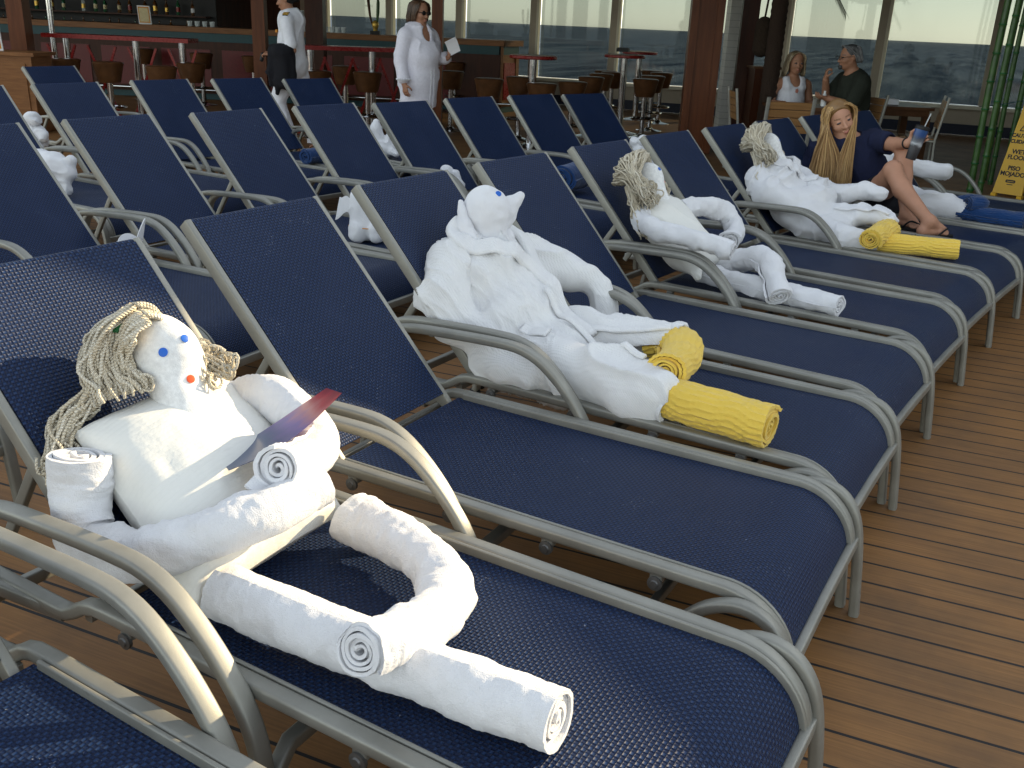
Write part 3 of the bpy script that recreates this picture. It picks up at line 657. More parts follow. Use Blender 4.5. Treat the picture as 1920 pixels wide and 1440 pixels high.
    for q, z_, w_, h_ in ((-.04, .318, .022, .30), (.9, .195, .026, .347), (-.36, .25, .03, .346)): MB().tube([(q, -h_, z_), (q, h_, z_)], rectsec(.022, w_, .005)).build('cross_bar', M['metal'], t)
    # back prop
    b = MB()
    for s in (-1, 1): b.tube([(BH[0]+BD[0]*.36, s*.225, BH[1]+BD[2]*.36-.02), (-.43, s*.225, .315)], rectsec(.018, .026, .004))
    b.tube([(BH[0]+BD[0]*.36, -.236, BH[1]+BD[2]*.36-.022), (BH[0]+BD[0]*.36, .236, BH[1]+BD[2]*.36-.022)], circ(.010, 10)); b.build('back_prop', M['metal'], t)
    return t
LA = [(-.084, .233, -.1418), (-.011, .997, -.1297), (0, 1.76, -.1112), (.053, 2.52, -.1415), (.135, 3.282, -.1799), (.256, 4.058, -.2008), (.388, 4.802, -.2199), (.552, 5.535, -.2428), (.721, 6.251, -.2619), (.92, 6.95, -.275), (1.14, 7.62, -.285)]
LAB = ['empty lounger cut off at the bottom left corner with sun patches on its sling', 'front lounger in sunlight carrying the rag doll with the pillow torso and leaflet', 'empty lounger between the sunlit pillow doll and the robed towel dog', 'lounger carrying the robed towel dog with yellow legs',
 'empty lounger between the robed towel dog and the second mop-haired doll', 'lounger carrying the mop-haired doll with long white rolled arms', 'empty lounger between the white mop-haired doll and the robed mop-haired doll', 'lounger carrying the robed mop-haired doll with yellow legs',
 'lounger on which the blonde girl sits', 'lounger behind the girl carrying the robe with blue legs', 'last empty lounger of the front row, beyond the blue-legged robe']
GA = 'navy sling loungers in the front row'
lo0 = lounger('navy '+LAB[0], (*LA[0][:2], 0), LA[0][2], GA)
def lw(n, p):
    x, y, th = LA[n]; p = np.asarray(p, float); c, s = cos(th), sin(th)
    return np.array([x+c*p[0]-s*p[1], y+s*p[0]+c*p[1], p[2]])
for i in range(1, len(LA)): dup(lo0, (*LA[i][:2], 0), LA[i][2], 'navy '+LAB[i], GA)
def row(items, labs, group):
    out = []
    for (u, v, th), lb in zip(items, labs):
        p = G(u, v, BT[1]); c, s = cos(th), sin(th); q = (BT[0], -HB)          # near top corner of the back seen at (u, v)
        x = p[0]-(c*q[0]-s*q[1]); y = p[1]-(s*q[0]+c*q[1]); out.append((x, y, th))
        dup(lo0, (x, y, 0), th, lb, group)
    return out
LBm = G(27, 236, BT[1])
rb = [(115, 228, -.10), (355, 215, -.13), (548, 202, -.19), (697, 196, -.24), (832, 187, -.27), (952, 181, -.32), (1053, 179, -.36)]
nB = ['back nearest the left edge with pale scuff, behind the sunlit doll', 'second back from the left with a ghostly worn patch', 'third back from the left, below the officer in white', 'fourth back from the left, below the woman in the tunic', 'back right of the brown post, third from the right end', 'second back from the right end, below the round bar table', 'last back at the right end, below the tray table']
RB = row(rb, ['navy second-row lounger, '+x for x in nB], 'navy loungers in the second row')
cB0 = (LBm-np.array([RB[0][0], RB[0][1], 0]))
x0, y0, t0 = RB[0]
def rowshift(base, k, dth=.0, step=.757):
    x, y, th = base; return (x+k*step*sin(.09), y+k*step, th+dth)
for k, lb in ((-1, 'navy second-row lounger cut by the left edge, only its far half showing'), (-2, 'navy second-row lounger mostly outside the left edge')):
    x, y, th = rowshift(RB[0], k, .02); dup(lo0, (x, y, 0), th, lb, 'navy loungers in the second row'); RB.insert(0, (x, y, th))
rc = [(57, 160, -.13), (243, 153, -.18), (395, 150, -.20), (529, 150, -.28)]
nC = ['behind the small towel bear at far left', 'back below the long red bar table', 'back below the slim brown post, in front of the officer', 'back at the right end, hiding the legs of the officer']
RC = row(rc, ['navy third-row lounger, '+x for x in nC], 'navy loungers in the third row')
x, y, th = rowshift(RC[0], -1); dup(lo0, (x, y, 0), th, 'navy third-row lounger cut by the left edge, only its rail showing', 'navy loungers in the third row'); RC.insert(0, (x, y, th))
RD = row([(40, 127, -.1)], ['single navy lounger in the fourth row, the farthest one at top left'], 'navy loungers in the fourth row')
# ------------------------------------------------------------------ rolled towels and dolls (all in lounger-local coordinates)
def roll(name, pts, r, mat, par, turns=4.0, seg=60, seed=0, amp=.006, sq=.94, up=(0, 0, 1), r1=None, rot=0.0, bulge=0.0, hem=True, ribs=0, rib=.0035, fine=False):
    if fine: seg = int(seg*2.4)
    P = spline(pts, seg) if len(pts) > 2 else np.linspace(pts[0], pts[1], seg)
    n = int(turns*(46 if fine else 20 if not ribs else 56)); a = np.linspace(0, 2*pi*turns, n); rad = .10+.86*(a/a[-1])**.9; th = .86/turns*(.72+.12*np.sin(a*.83+seed))
    wob = 1+(1-rad)*.10*np.sin(2*a+seed)+.035*np.sin(1.37*a+seed*2)*(rad < .9); rad = rad*wob
    oc = np.stack([(rad+th/2)*np.cos(a+rot), (rad+th/2)*np.sin(a+rot)], 1); ic = np.stack([(rad-th/2)*np.cos(a+rot), (rad-th/2)*np.sin(a+rot)], 1)
    base = np.vstack([oc, ic[::-1]]); rr = np.linalg.norm(base, axis=1); aa = np.concatenate([a, a[::-1]]); k = len(base)
    def sec(t):
        R_ = (r+((r1 or r)-r)*t)*(1+bulge*sin(pi*t))
        w = np.clip((rr-.55)*2.2, 0, 1)
        q = np.stack([np.cos(aa)*1.3+seed*3.1, np.sin(aa)*1.3+seed, np.full(k, t*(seg/2.4 if fine else seg)*.16+seed)], 1)
        d = amp*fbm(q, 3)*w/R_
        if ribs: d = d+rib/R_*w*np.sin(aa*ribs+2.2*sin(t*11+seed)+1.1*sin(t*23+seed*2))
        if fine: d = d+w/R_*(.0011*vn(np.stack([np.cos(aa)*9, np.sin(aa)*9, np.full(k, t*len(P)*.62)], 1))+.0007*vn(np.stack([np.cos(aa)*19, np.sin(aa)*19, np.full(k, t*len(P)*.9+5)], 1)))
        if hem: d = d+w*.035*(max(0, 1-abs(t-.06)/.014)*-.7+max(0, 1-abs(t-.94)/.014)*-.7)
        return base*(1+d)[:, None]*R_*np.array([1, sq])
    V, F, UV = sweep(P, sec, up, False); m_ = len(P)
    V = V.copy(); T0 = nrm(P[0]-P[1]); T1 = nrm(P[-1]-P[-2])
    j = (vn(np.stack([aa*.9+seed, aa*0+seed*2.2, aa*0], 1))*.55+.25*np.cos(aa*.5)+.3*np.sin(aa*.31+seed))*.16*r
    V[:k] += T0*j[:, None]; V[-k:] += T1*(j*1.1-.02*r)[:, None]
    for e, o in ((0, 1), ((m_-1)*k, 0)):
        for i in range(n-1):
            f = (e+i, e+i+1, e+k-2-i, e+k-1-i); F.append(f if not o else f[::-1])
    V[:, :] += 0
    b = MB().add(V, F, UV); return b.build(name, mat, par, sharp=55)
def strands(name, paths, r, mat, par, n=6, taper=.8):
    Vs = []; b = MB(); att = []
    for i, p in enumerate(paths):
        sh = R.random(); rr = r*R.uniform(.8, 1.15)
        V, F, UV = sweep(p, lambda t: circ(rr*(1-(1-taper)*t), n), (.3, .2, 1), True); UV = UV+np.array([0, R.random()]); b.add(V, F, UV); att += [sh]*len(V)
    o = b.build(name, mat, par, sharp=0); at_ = o.data.attributes.new('strand', 'FLOAT', 'POINT'); at_.data.foreach_set('value', att); return o
def sticker(name, p, h, r, mat):
    """flat round sticker lying on the mesh h near point p"""
    co = np.array([v.co for v in h.data.vertices]); k_ = np.argsort(((co-p)**2).sum(1))[:12]; n_ = nrm(sum(np.array(h.data.vertices[int(i)].normal) for i in k_))
    return disc(name, co[k_[0]]+n_*.0016, n_, r, mat, h, .0007)
def disc(name, c, nrm_, r, mat, par, th=.0012, sx=1.0):
    z = nrm(nrm_); x = nrm(np.cross((0, 0, 1), z)); y = np.cross(z, x)
    b = MB(); b.lathe((0, 0, 0), [(0, th), (r*.85, th), (r, th*.4), (r, -th)], 20); b.V[0] = np.stack([b.V[0][:, 0]*sx, b.V[0][:, 1], b.V[0][:, 2]], 1) @ np.array([x, y, z])+np.array(c); return b.build(name, mat, par)
def pillow(name, corners, T, mat, par, n=44, pull=.10, seed=0, wr=.006, stripe=True):
    """corners TL, TR, BR, BL; thickness T at the middle; edges drawn in, corners pointed"""
    TL, TR, BR, BL = [np.array(c, float) for c in corners]; N = nrm(np.cross(TR-TL, BL-TL)); N = -N
    if N[2] < 0: N = -N
    def surf(sg):
        def f(u, v):
            uu = 2*u-1; vv = 2*v-1
            pu = uu*(1-pull*(1-vv**2)*np.abs(uu)**2*0-pull*(1-vv**2)*.6); pv = vv*(1-pull*(1-uu**2)*.6)
            a = (pu+1)/2; c = (pv+1)/2
            P = (TL*(1-a)[..., None]*1+0)*(1-c)[..., None]+TR*(a*(1-c))[..., None]+BR*(a*c)[..., None]+BL*((1-a)*c)[..., None]
            prof = np.clip((1-uu**2), 0, 1)**.42*np.clip((1-vv**2), 0, 1)**.42
            rim = (np.abs(uu)**3+np.abs(vv)**3)
            q = np.stack([u*5+seed, v*5+seed*2, u*0+sg], -1)
            cr = np.stack([(u-v)*9+seed, (u+v)*2.5, u*0+seed+sg*3], -1)
            w = wr*(fbm(q, 3)*.8+ridged(cr)*.45*np.clip(rim, 0, 1.3))*prof
            P = P+N*(sg*T/2*prof+w)[..., None]
            return np.moveaxis(P, -1, 0)
        return f
    b = MB(); V, F, UV = grid(n, n, surf(1), 0, (.45, .45)); V2, F2, UV2 = grid(n, n, surf(-1), 0, (.45, .45))
    b.add(V, [f[::-1] for f in F], UV); b.add(V2, F2, UV2); return b.build(name, mat, par, sharp=0)
def doll(n, name, label, cat='towel doll'): return thing(name, label, cat, (*LA[n][:2], 0), LA[n][2])
def wavy(p, amp, fr, seed, n=22, curl=0.0):
    P = spline(p, n); t = np.linspace(0, 1, n)
    w = np.stack([vn(np.stack([t*fr+seed, t*0+k*9.1, t*0+seed*1.7], 1)) for k in range(3)], 1); return P+w*amp*np.clip(t*3, 0, 1)[:, None]
UPB = BD; NB = BN
def mop_hair(par, Hc, s, Nf, seed, left_extra=0, fall=.16, n=150, yarn=.0034, lside=-1, spread=1.0, trail=None, clear=None, rlat=.86, lb=1.42, amax=.80, rmax=.55):
    """yarn parted over the head; Hc head centre, s size, Nf face normal (tilted out of the back)"""
    rg = random.Random(seed); paths = []; Uf = nrm(UPB-Nf*np.dot(UPB, Nf)); Yf = np.cross(Nf, Uf)*-1; Yf = np.array([0, 1, 0.0]) if abs(Yf[1]) < .5 else Yf*np.sign(Yf[1])
    for i in range(n):
        sd_ = -1 if rg.random() < .58 else 1; al = rg.uniform(-1.25, amax if sd_ == lside else rmax)               # -: toward the back of the head
        d0 = cos(al)*Uf+sin(al)*Nf; fal = fall*rg.uniform(.45, 1.15)*(1.15 if sd_ == lside else .85); pts = []
        off = rg.uniform(1.02, 1.22); bulk = rg.uniform(.86, (lb if al < .6 else 1.05) if sd_ == lside else (1.2 if rmax < .6 else 1.0)); off = off if al < .6 else rg.uniform(1.0, 1.08)
        for ph in (0.02, .5, .95, 1.35):
            pts.append(Hc+s*(cos(ph)*d0*(1.0 if al < 0 else .96)*off*1.05+sin(ph)*Yf*sd_*(.86 if sd_ == lside else rlat)*off*bulk*spread))
        e = pts[-1]; dn = nrm(-Uf*1.0+Yf*sd_*rg.uniform(-.15, .35)+Nf*rg.uniform(-.1, .22))
        pts += [e+dn*fal*.5+Nf*rg.uniform(-.01, .012), e+dn*fal+Yf*rg.uniform(-.02, .02)]
        if rg.random() < .75: c0 = pts[-1]; a_ = Yf*rg.uniform(-.022, .022)+Nf*rg.uniform(.004, .016); pts += [c0+a_-Uf*.012, c0+a_*1.9+Uf*.008, c0+a_+Uf*.024]
        w_ = wavy(pts, s*.13, 9, seed+i*1.37, 30); paths.append(clear(w_) if clear else w_)
    for i in range(left_extra):
        e = Hc+s*(Yf*lside*.9-Uf*.2-Nf*rg.uniform(.3, .6)); dn = nrm(-Uf*1.0+Yf*lside*rg.uniform(.15, .75)-Nf*.10); L_ = rg.uniform(.14, .27)
        pts = [e+Uf*.02, e+dn*L_*.35, e+dn*L_*.7+Yf*rg.uniform(-.02, .02), e+dn*L_, e+dn*(L_*.9)+Yf*rg.uniform(-.025, .025)]
        if trail is not None: j_ = lambda r_: np.array([rg.uniform(-r_, r_) for _ in range(3)]); pts = [Hc+np.array(trail[0])*rg.uniform(.8, 1.1), np.array(trail[1])+j_(.022), np.array(trail[2])+j_(.026), np.array(trail[3])+j_(.03), np.array(trail[3])+j_(.03)]
        pts = [q+Nf*max(0, .012-np.dot(q-np.array([BH[0], 0, BH[1]]), NB)) for q in pts]
        paths.append(wavy(pts, s*.12, 7, seed+77+i*2.1, 24))
    return strands('mop_hair', paths, yarn, M['mop'], par, 5, .9)
def face_head(par, Hc, chin, s, Nf, seed, eyes, mouth, w=.72):
    Uf = nrm(Hc-np.array(chin)); Yf = np.array([0, 1, 0.0])
    g = SDF(.0045); g.ell(Hc, (s*.95, s*w*1.05, s*.95), [Uf, Yf, nrm(np.cross(Uf, Yf))], .03)
    g.cap(Hc+Nf*s*.1, np.array(chin)-Nf*.012, s*w*.95, s*w*1.02, .03)
    h = g.build('head', M['felt'], par, lambda V, N: .0012*fbm(V*30, 2))
    V = np.array([v.co for v in h.data.vertices])
    def onf(uo, yo):   # surface point of the face at offsets along U / Y
        t = Hc+Uf*uo+Yf*yo; d = V-t; lat = np.linalg.norm(d-np.outer(d@Nf, Nf), axis=1); c = d@Nf; ok = lat < .012
        return t+Nf*(c[ok].max() if ok.any() else s)
    for e in eyes: sticker('eye', onf(*e[:2]), h, e[2], M['eye'])
    if mouth: sticker('mouth', onf(*mouth[:2]), h, mouth[2], M['mouth'])
    return h

# ---- sunlit doll on the front lounger
d1 = doll(1, 'pillow_doll', 'sunlit rag doll with mop hair, pillow torso and white rolled towel limbs holding a leaflet')
def off_pillow(P):
    TL, TR, BL = np.array([-.190, -.188, .642]), np.array([-.205, .205, .656]), np.array([.225, -.262, .405]); n_ = nrm(np.cross(TR-TL, BL-TL)); n_ = n_ if n_[2] > 0 else -n_
    A_ = np.stack([TR-TL, BL-TL, n_], 1); q = np.linalg.solve(A_, (P-TL).T).T; uu = 2*q[:, 0]-1; vv = 2*q[:, 1]-1
    pr = np.clip(1.12-uu**2, 0, 1)**.42*np.clip(1.12-vv**2, 0, 1)**.42; need = .125*pr+.016; m_ = (np.abs(uu) < 1.06) & (np.abs(vv) < 1.06) & (q[:, 2] < need)
    bad = np.nonzero(m_)[0]; cut = int(bad[0]) if len(bad) else len(P)
    return P[:max(cut, 8)]
pillow('pillow_torso', [(-.190, -.188, .642), (-.205, .205, .656), (.205, .195, .412), (.225, -.262, .405)], .25, M['linen'], d1, seed=3, wr=.010)
Nf1 = nrm(NB*1.0+np.array([.18, -.42, .10])); Hc1 = np.array([-.150, .028, .755])
face_head(d1, Hc1, (-.024, -.008, .624), .099, Nf1, 1, [(-.010, -.027, .0098, -.2), (-.004, .030, .0088, .4)], (-.086, .012, .0088), w=.60)
hr1 = mop_hair(d1, Hc1+UPB*.010-np.array([0, .020, 0]), .098, Nf1, 21, 60, .15, 620, .0040, spread=.82, clear=off_pillow, rlat=.62, lb=1.95, amax=1.12, rmax=.95, trail=[(-.03, -.075, -.01), (-.205, -.140, .69), (-.212, -.185, .650), (-.172, -.235, .585)])
gb = MB(); gb.tube(spline([Hc1+UPB*.100+np.array([0.035, -.095, 0.0]), Hc1+UPB*.122+np.array([0.04, -.07, 0.0]), Hc1+UPB*.128+np.array([0.03, -.045, .0])], 8), rrect(.016, .005, .001)); gb.build('ribbon', M['green'], hr1)
roll('arm', [(-.105, -.236, .632), (-.098, -.252, .545), (-.052, -.274, .470), (.085, -.262, .478), (.2, -.205, .532), (.275, -.10, .568), (.29, .03, .572)], .062, M['terry'], d1, 3.6, 90, 2, .007, .92, r1=.046, fine=True)
roll('arm', [(-.10, .20, .61), (.0, .19, .648), (.115, .17, .622), (.185, .135, .598), (.228, .05, .607), (.262, -.065, .640)], .060, M['terry2'], d1, 4.2, 84, 5, .005, .96, r1=.047, fine=True)
roll('leg', [(.235, -.190, .425), (.45, -.182, .424), (.70, -.165, .422), (.940, -.150, .422)], .062, M['terry'], d1, 4.2, 90, 7, .005, .92, fine=True)
roll('leg', [(.245, .160, .428), (.37, .148, .428), (.49, .115, .43), (.582, .045, .43), (.628, -.055, .442), (.640, -.155, .470), (.636, -.275, .502)], .060, M['terry'], d1, 4.6, 100, 9, .007, .95, r1=.052, fine=True)
b = MB(); V, F, UV = grid(24, 18, lambda u, v: (.225+.075*u-.02*v, -.115+.03*u+.12*v+.02*np.sin(5*v), .615-.075*u+.012*np.sin(4*v+2*u)+.02*v), .007); b.add(V, F, UV).build('towel_corner', M['terry2'], d1)
# leaflet, seen nearly edge-on
def lf(u, v):
    a = np.array([.150, -.085, .612]); bb = np.array([.292, .092, .755]); d = bb-a; away = nrm(np.array([-.62, .56, -.36]))
    P = a+d*v[..., None]+away*(u*.15)[..., None]+np.array([.2, -.1, -.55])*(.035*np.sin(pi*v))[..., None]+np.array([-.4, -.3, .6])*(u*.055*np.sin(pi*(.22+.60*v)))[..., None]
    return np.moveaxis(P, -1, 0)
V, F, UV = grid(12, 30, lf, .0012, (1, 1)); o = MB().add(V, F, UV).build('leaflet', M['booklet']); o.location = (*LA[1][:2], 0); o.rotation_euler = (0, 0, LA[1][2])
tag(o, 'curved glossy leaflet in red and blue held by the sunlit pillow doll', 'leaflet')

# ---- robes: smooth solids with folds
def folds(sc=(16, 16, 16), amp=.008, seed=0, dr=(1, 0, 0), k=26, fa=.006):
    """soft cloth: slow swells plus sharp long creases running along dr"""
    dr = nrm(dr)
    def f(V, N):
        w = np.stack([vn(V*5+seed+9*j) for j in range(3)], 1)*.035; q = V+w; q = q-np.outer(q@dr, dr)*.80
        r_ = np.clip(ridged(q*k*.56+seed*3), 0, 1)**2.4*np.clip(.6+vn(V*4+seed)*1.3, 0, 1.2)+.25*np.clip(ridged(q*k*1.15+seed*7), 0, 1)**2*np.clip(vn(V*5+seed+3)*2.2, 0, 1)
        return amp*fbm(V*np.array(sc)*.5+seed, 2)+fa*2.2*r_-fa*.5
    return f
def drape(path, V, d, off):
    """lay a line on the surface V as seen along d"""
    d = nrm(d); out = []
    for p in path:
        q = V-p; c = q@d; lat = np.linalg.norm(q-np.outer(c, d), axis=1); ok = (lat < .014) & (np.abs(c) < .13)
        out.append(p+d*(c[ok].max() if ok.any() else 0)+d*off)
    out = np.array(out); k = np.array([1, 2, 3, 2, 1])/9
    for j in range(3): out[2:-2, j] = np.convolve(out[:, j], k, 'valid')
    return out
def verts(o): return np.array([v.co for v in o.data.vertices])
def band(name, pts, V, d, par, mat, w0, w1, th=.016, off=.004, n=60):
    P = drape(spline(pts, n), V, d, off); b = MB(); b.tube(P, lambda t: rrect(th*(1+.15*sin(15*t)), w0+(w1-w0)*t, th*.45), tuple(nrm(d)), True, 0, True); return b.build(name, mat, par, sharp=0)
d2 = doll(3, 'robed_towel_dog', 'white waffle robe stuffed as a sitting dog with beak-like snout and yellow towel legs')
g = SDF(.006)
g.chain([(-.215, -.085, .715), (-.20, .05, .735), (-.165, .19, .690)], [.062, .075, .06], .05)
g.ell((-.10, .02, .615), (.122, .188, .168), [nrm(NB), (0, 1, 0), nrm(UPB)], .06); g.ell((.03, -.04, .515), (.13, .205, .125), None, .06); g.ell((.19, -.06, .455), (.16, .17, .075), None, .06)
g.chain([(-.205, -.125, .69), (-.165, -.215, .60), (-.09, -.235, .51), (.06, -.215, .455), (.17, -.2, .445)], [.078, .084, .082, .072, .056], .010)
g.chain([(.10, -.17, .43), (.3, -.2, .43), (.48, -.215, .425), (.645, -.235, .418)], [.095, .096, .094, .092], .014)
g.chain([(.15, .06, .45), (.33, .06, .475), (.48, .075, .50), (.545, .085, .505)], [.092, .08, .074, .072], .014)
g.chain([(.02, -.26, .41), (.13, -.285, .405), (.22, -.285, .40)], [.05, .055, .045], .03)
g.ell((.71, -.245, .42), (.075, .06, .055), None, .012, True); g.ell((.605, .085, .50), (.07, .055, .06), None, .012, True)
g.ell((.50, .02, .44), (.10, .05, .05), None, .012, True)
rb2 = g.build('robe', M['waffle'], d2, folds((14, 14, 14), .013, 2, (.75, -.15, -.45), 26, .013))
g = SDF(.006); g.chain([(-.145, .185, .675), (-.05, .265, .625), (.03, .315, .60), (.085, .338, .592)], [.078, .072, .062, .052], .03); g.chain([(.085, .338, .592), (.135, .352, .56), (.165, .345, .50), (.185, .325, .455)], [.045, .044, .048, .052], .03)
g.build('sleeve', M['waffle'], d2, folds((16, 16, 16), .010, 5, (.4, .5, -.5), 26, .011))
hd = np.array([-.175, .04, .845])
g = SDF(.0045); g.ell(hd, (.082, .078, .088), None, .03); g.cap(hd+np.array([0, 0, -.03]), hd+np.array([.02, .01, -.16]), .07, .075, .03)
tip = hd+np.array([.056, .138, .040]); g.cap(hd+np.array([.03, .070, -.045]), tip, .040, .011, .010); g.cap(hd+np.array([.035, .068, .0]), tip, .042, .011, .010)
h2 = g.build('head', M['terry2'], d2, lambda V, N: .006*fbm(V*22, 2)+.004*ridged(V*np.array([14, 14, 5])+3)-.002)
for s, (a, c, e) in enumerate((((-.235, -.03, .875), (-.20, -.055, .80), (-.155, -.06, .745)), ((-.21, .10, .84), (-.165, .115, .79), (-.125, .105, .745)))):
    g = SDF(.0045); a, c, e = map(np.array, (a, c, e)); g.chain([a, c, e], [.010, .026, .030], .015); ear = g.build('ear', M['terry2'], h2, lambda V, N: .002*fbm(V*40, 2))
disc('eye', hd+np.array([.052, -.005, .066]), (.6, -.45, .66), .0105, M['eye'], h2)
VR2 = verts(rb2)
band('collar', [(-.235, -.02, .79), (-.215, -.095, .775), (-.15, -.11, .745), (-.075, -.04, .715), (-.01, .045, .665), (.05, .06, .60), (.12, .04, .54), (.20, .0, .50), (.30, -.03, .49)], VR2, (.62, -.25, .74), rb2, M['waffle'], .075, .045, .020)
band('collar', [(-.235, .08, .79), (-.20, .165, .765), (-.13, .18, .725), (-.06, .15, .69), (-.005, .115, .65), (.035, .085, .61)], VR2, (.62, .1, .74), rb2, M['waffle'], .070, .045, .020)
band('hem', [(.10, .02, .52), (.2, -.03, .505), (.32, -.075, .49), (.45, -.13, .48), (.56, -.17, .475)], VR2, (.1, -.3, .95), rb2, M['waffle'], .022, .022, .012)
band('hem', [(.25, .0, .50), (.36, .0, .52), (.46, .02, .55), (.55, .05, .56)], VR2, (0, -.5, .85), rb2, M['waffle'], .024, .024, .012)
band('pocket', [(.12, -.17, .50), (.17, -.165, .49), (.215, -.16, .48)], VR2, (.1, -.3, .95), rb2, M['waffle'], .045, .045, .008, n=14)
roll('leg', [(.60, -.222, .432), (.72, -.238, .430), (.88, -.255, .430), (1.000, -.268, .430)], .071, M['yellow'], d2, 4.4, 70, 3, .0025, .86, hem=False, ribs=20)
roll('leg', [(.47, .088, .485), (.53, .085, .498), (.59, .045, .505), (.622, -.04, .495), (.636, -.13, .492), (.640, -.205, .500)], .072, M['yellow'], d2, 5.0, 70, 4, .004, .8, hem=False, ribs=20)

# ---- mop-haired doll with long white arms
d3 = doll(5, 'mop_doll', 'plain white mop-haired doll with long rolled arms over the armrest and a bent knee')
g = SDF(.007); g.ell((-.04, -.09, .60), (.10, .175, .155), [nrm(NB), (0, 1, 0), nrm(UPB)], .05); g.ell((.10, -.12, .50), (.13, .165, .10), None, .06)
for c in ((-.135, -.245, .665), (-.135, .065, .685), (.21, -.27, .425), (.22, .03, .43)): g.cap((.02, -.1, .56), c, .06, .022, .08)
g.build('pillow_torso', M['linen'], d3, folds((10, 10, 10), .010, 9, (.5, .2, -.6), 18, .006))
Nf3 = nrm(NB+np.array([.25, -.30, 0])); Hc3 = np.array([-.185, -.075, .80])
face_head(d3, Hc3, (-.085, -.095, .69), .078, Nf3, 3, [(.01, .012, .009, .2), (.01, .055, .006, .6)], (-.055, .05, .006), w=.66)
hr3 = mop_hair(d3, Hc3+UPB*.004-np.array([-.01, .062, 0]), .112, nrm(NB+np.array([.1, .25, 0])), 33, 50, .13, 300, .0042)
MB().box(Hc3+UPB*.108, (.03, .03, .012)).build('ribbon', M['green'], hr3)
roll('arm', [(-.115, -.225, .665), (-.085, -.305, .65), (-.01, -.352, .635), (.12, -.352, .617), (.26, -.345, .605), (.385, -.338, .585)], .055, M['terry'], d3, 4.2, 80, 3, .010, .95, r1=.046)
roll('arm', [(-.06, .05, .66), (.0, .16, .665), (.06, .26, .635), (.12, .285, .585), (.165, .225, .545), (.18, .13, .525)], .053, M['terry'], d3, 4.2, 70, 6, .010, .95)
roll('leg', [(.17, -.14, .42), (.35, -.165, .415), (.55, -.21, .414), (.845, -.25, .414)], .052, M['terry'], d3, 4, 70, 8, .012, .92)
roll('leg', [(.21, .0, .44), (.30, -.02, .475), (.395, -.07, .52), (.48, -.15, .52), (.55, -.235, .47), (.605, -.305, .418)], .064, M['terry'], d3, 4, 70, 2, .012, .95, r1=.05)

# ---- robed mop-haired doll
d4 = doll(7, 'robed_mop_doll', 'white robed mop-haired doll with folded sleeves and yellow towel legs beside the girl')
g = SDF(.007); g.ell((-.07, -.06, .61), (.115, .22, .17), [nrm(NB), (0, 1, 0), nrm(UPB)], .06); g.ell((.10, -.12, .50), (.16, .215, .12), None, .06); g.ell((.26, -.14, .44), (.17, .20, .075), None, .05)
g.chain([(-.15, -.22, .67), (-.07, -.28, .60), (.07, -.25, .555), (.16, -.08, .575), (.18, .03, .575)], [.078, .084, .08, .072, .06], .009)
g.chain([(-.13, .16, .68), (-.05, .20, .64), (.08, .10, .61), (.14, .0, .60)], [.072, .074, .068, .055], .009)
g.chain([(.10, .17, .57), (.22, .27, .575), (.30, .335, .592), (.40, .345, .585)], [.06, .055, .042, .036], .03)
g.chain([(.25, -.03, .47), (.42, -.02, .51), (.53, -.02, .52), (.575, -.03, .49), (.59, -.04, .42)], [.085, .062, .052, .05, .035], .03)
g.chain([(.2, -.22, .43), (.42, -.26, .42), (.60, -.25, .41)], [.08, .07, .05], .03); g.ell((.62, -.07, .455), (.10, .08, .055), None, .015, True)
rb4 = g.build('robe', M['terry2'], d4, folds((13, 13, 13), .013, 4, (.15, .9, .2), 22, .012))
VR4 = verts(rb4)
band('collar', [(-.21, -.10, .78), (-.16, -.135, .75), (-.08, -.08, .70), (0, .0, .65), (.06, .03, .61)], VR4, (.62, -.2, .74), rb4, M['terry2'], .07, .05, .018, n=44)
band('collar', [(-.21, .12, .78), (-.15, .16, .75), (-.07, .10, .70), (0, .05, .65)], VR4, (.62, .1, .74), rb4, M['terry2'], .07, .05, .018, n=40)
band('hem', [(.28, -.09, .53), (.42, -.08, .56), (.52, -.07, .57), (.585, -.06, .54)], VR4, (.2, -.3, .9), rb4, M['terry2'], .024, .024, .012, n=40)
Hc4 = np.array([-.205, .0, .835]); Nf4 = nrm(NB+np.array([.3, -.15, 0]))
face_head(d4, Hc4, (-.10, .035, .715), .078, Nf4, 4, [(.0, .02, .008, .3)], (-.045, .05, .006), w=.64)
mop_hair(d4, Hc4-np.array([-.01, .062, 0])+UPB*.004, .116, nrm(NB+np.array([.1, .2, 0])), 44, 40, .11, 300, .0044)
roll('leg', [(.56, -.02, .45), (.60, -.10, .465), (.60, -.22, .46), (.595, -.36, .445)], .072, M['yellow'], d4, 4.6, 60, 3, .004, .9, r1=.064, hem=False, ribs=20)
roll('leg', [(.56, -.24, .415), (.70, -.22, .415), (.82, -.17, .415), (.985, -.10, .412)], .060, M['yellow'], d4, 4.4, 60, 5, .003, .88, hem=False, ribs=20)

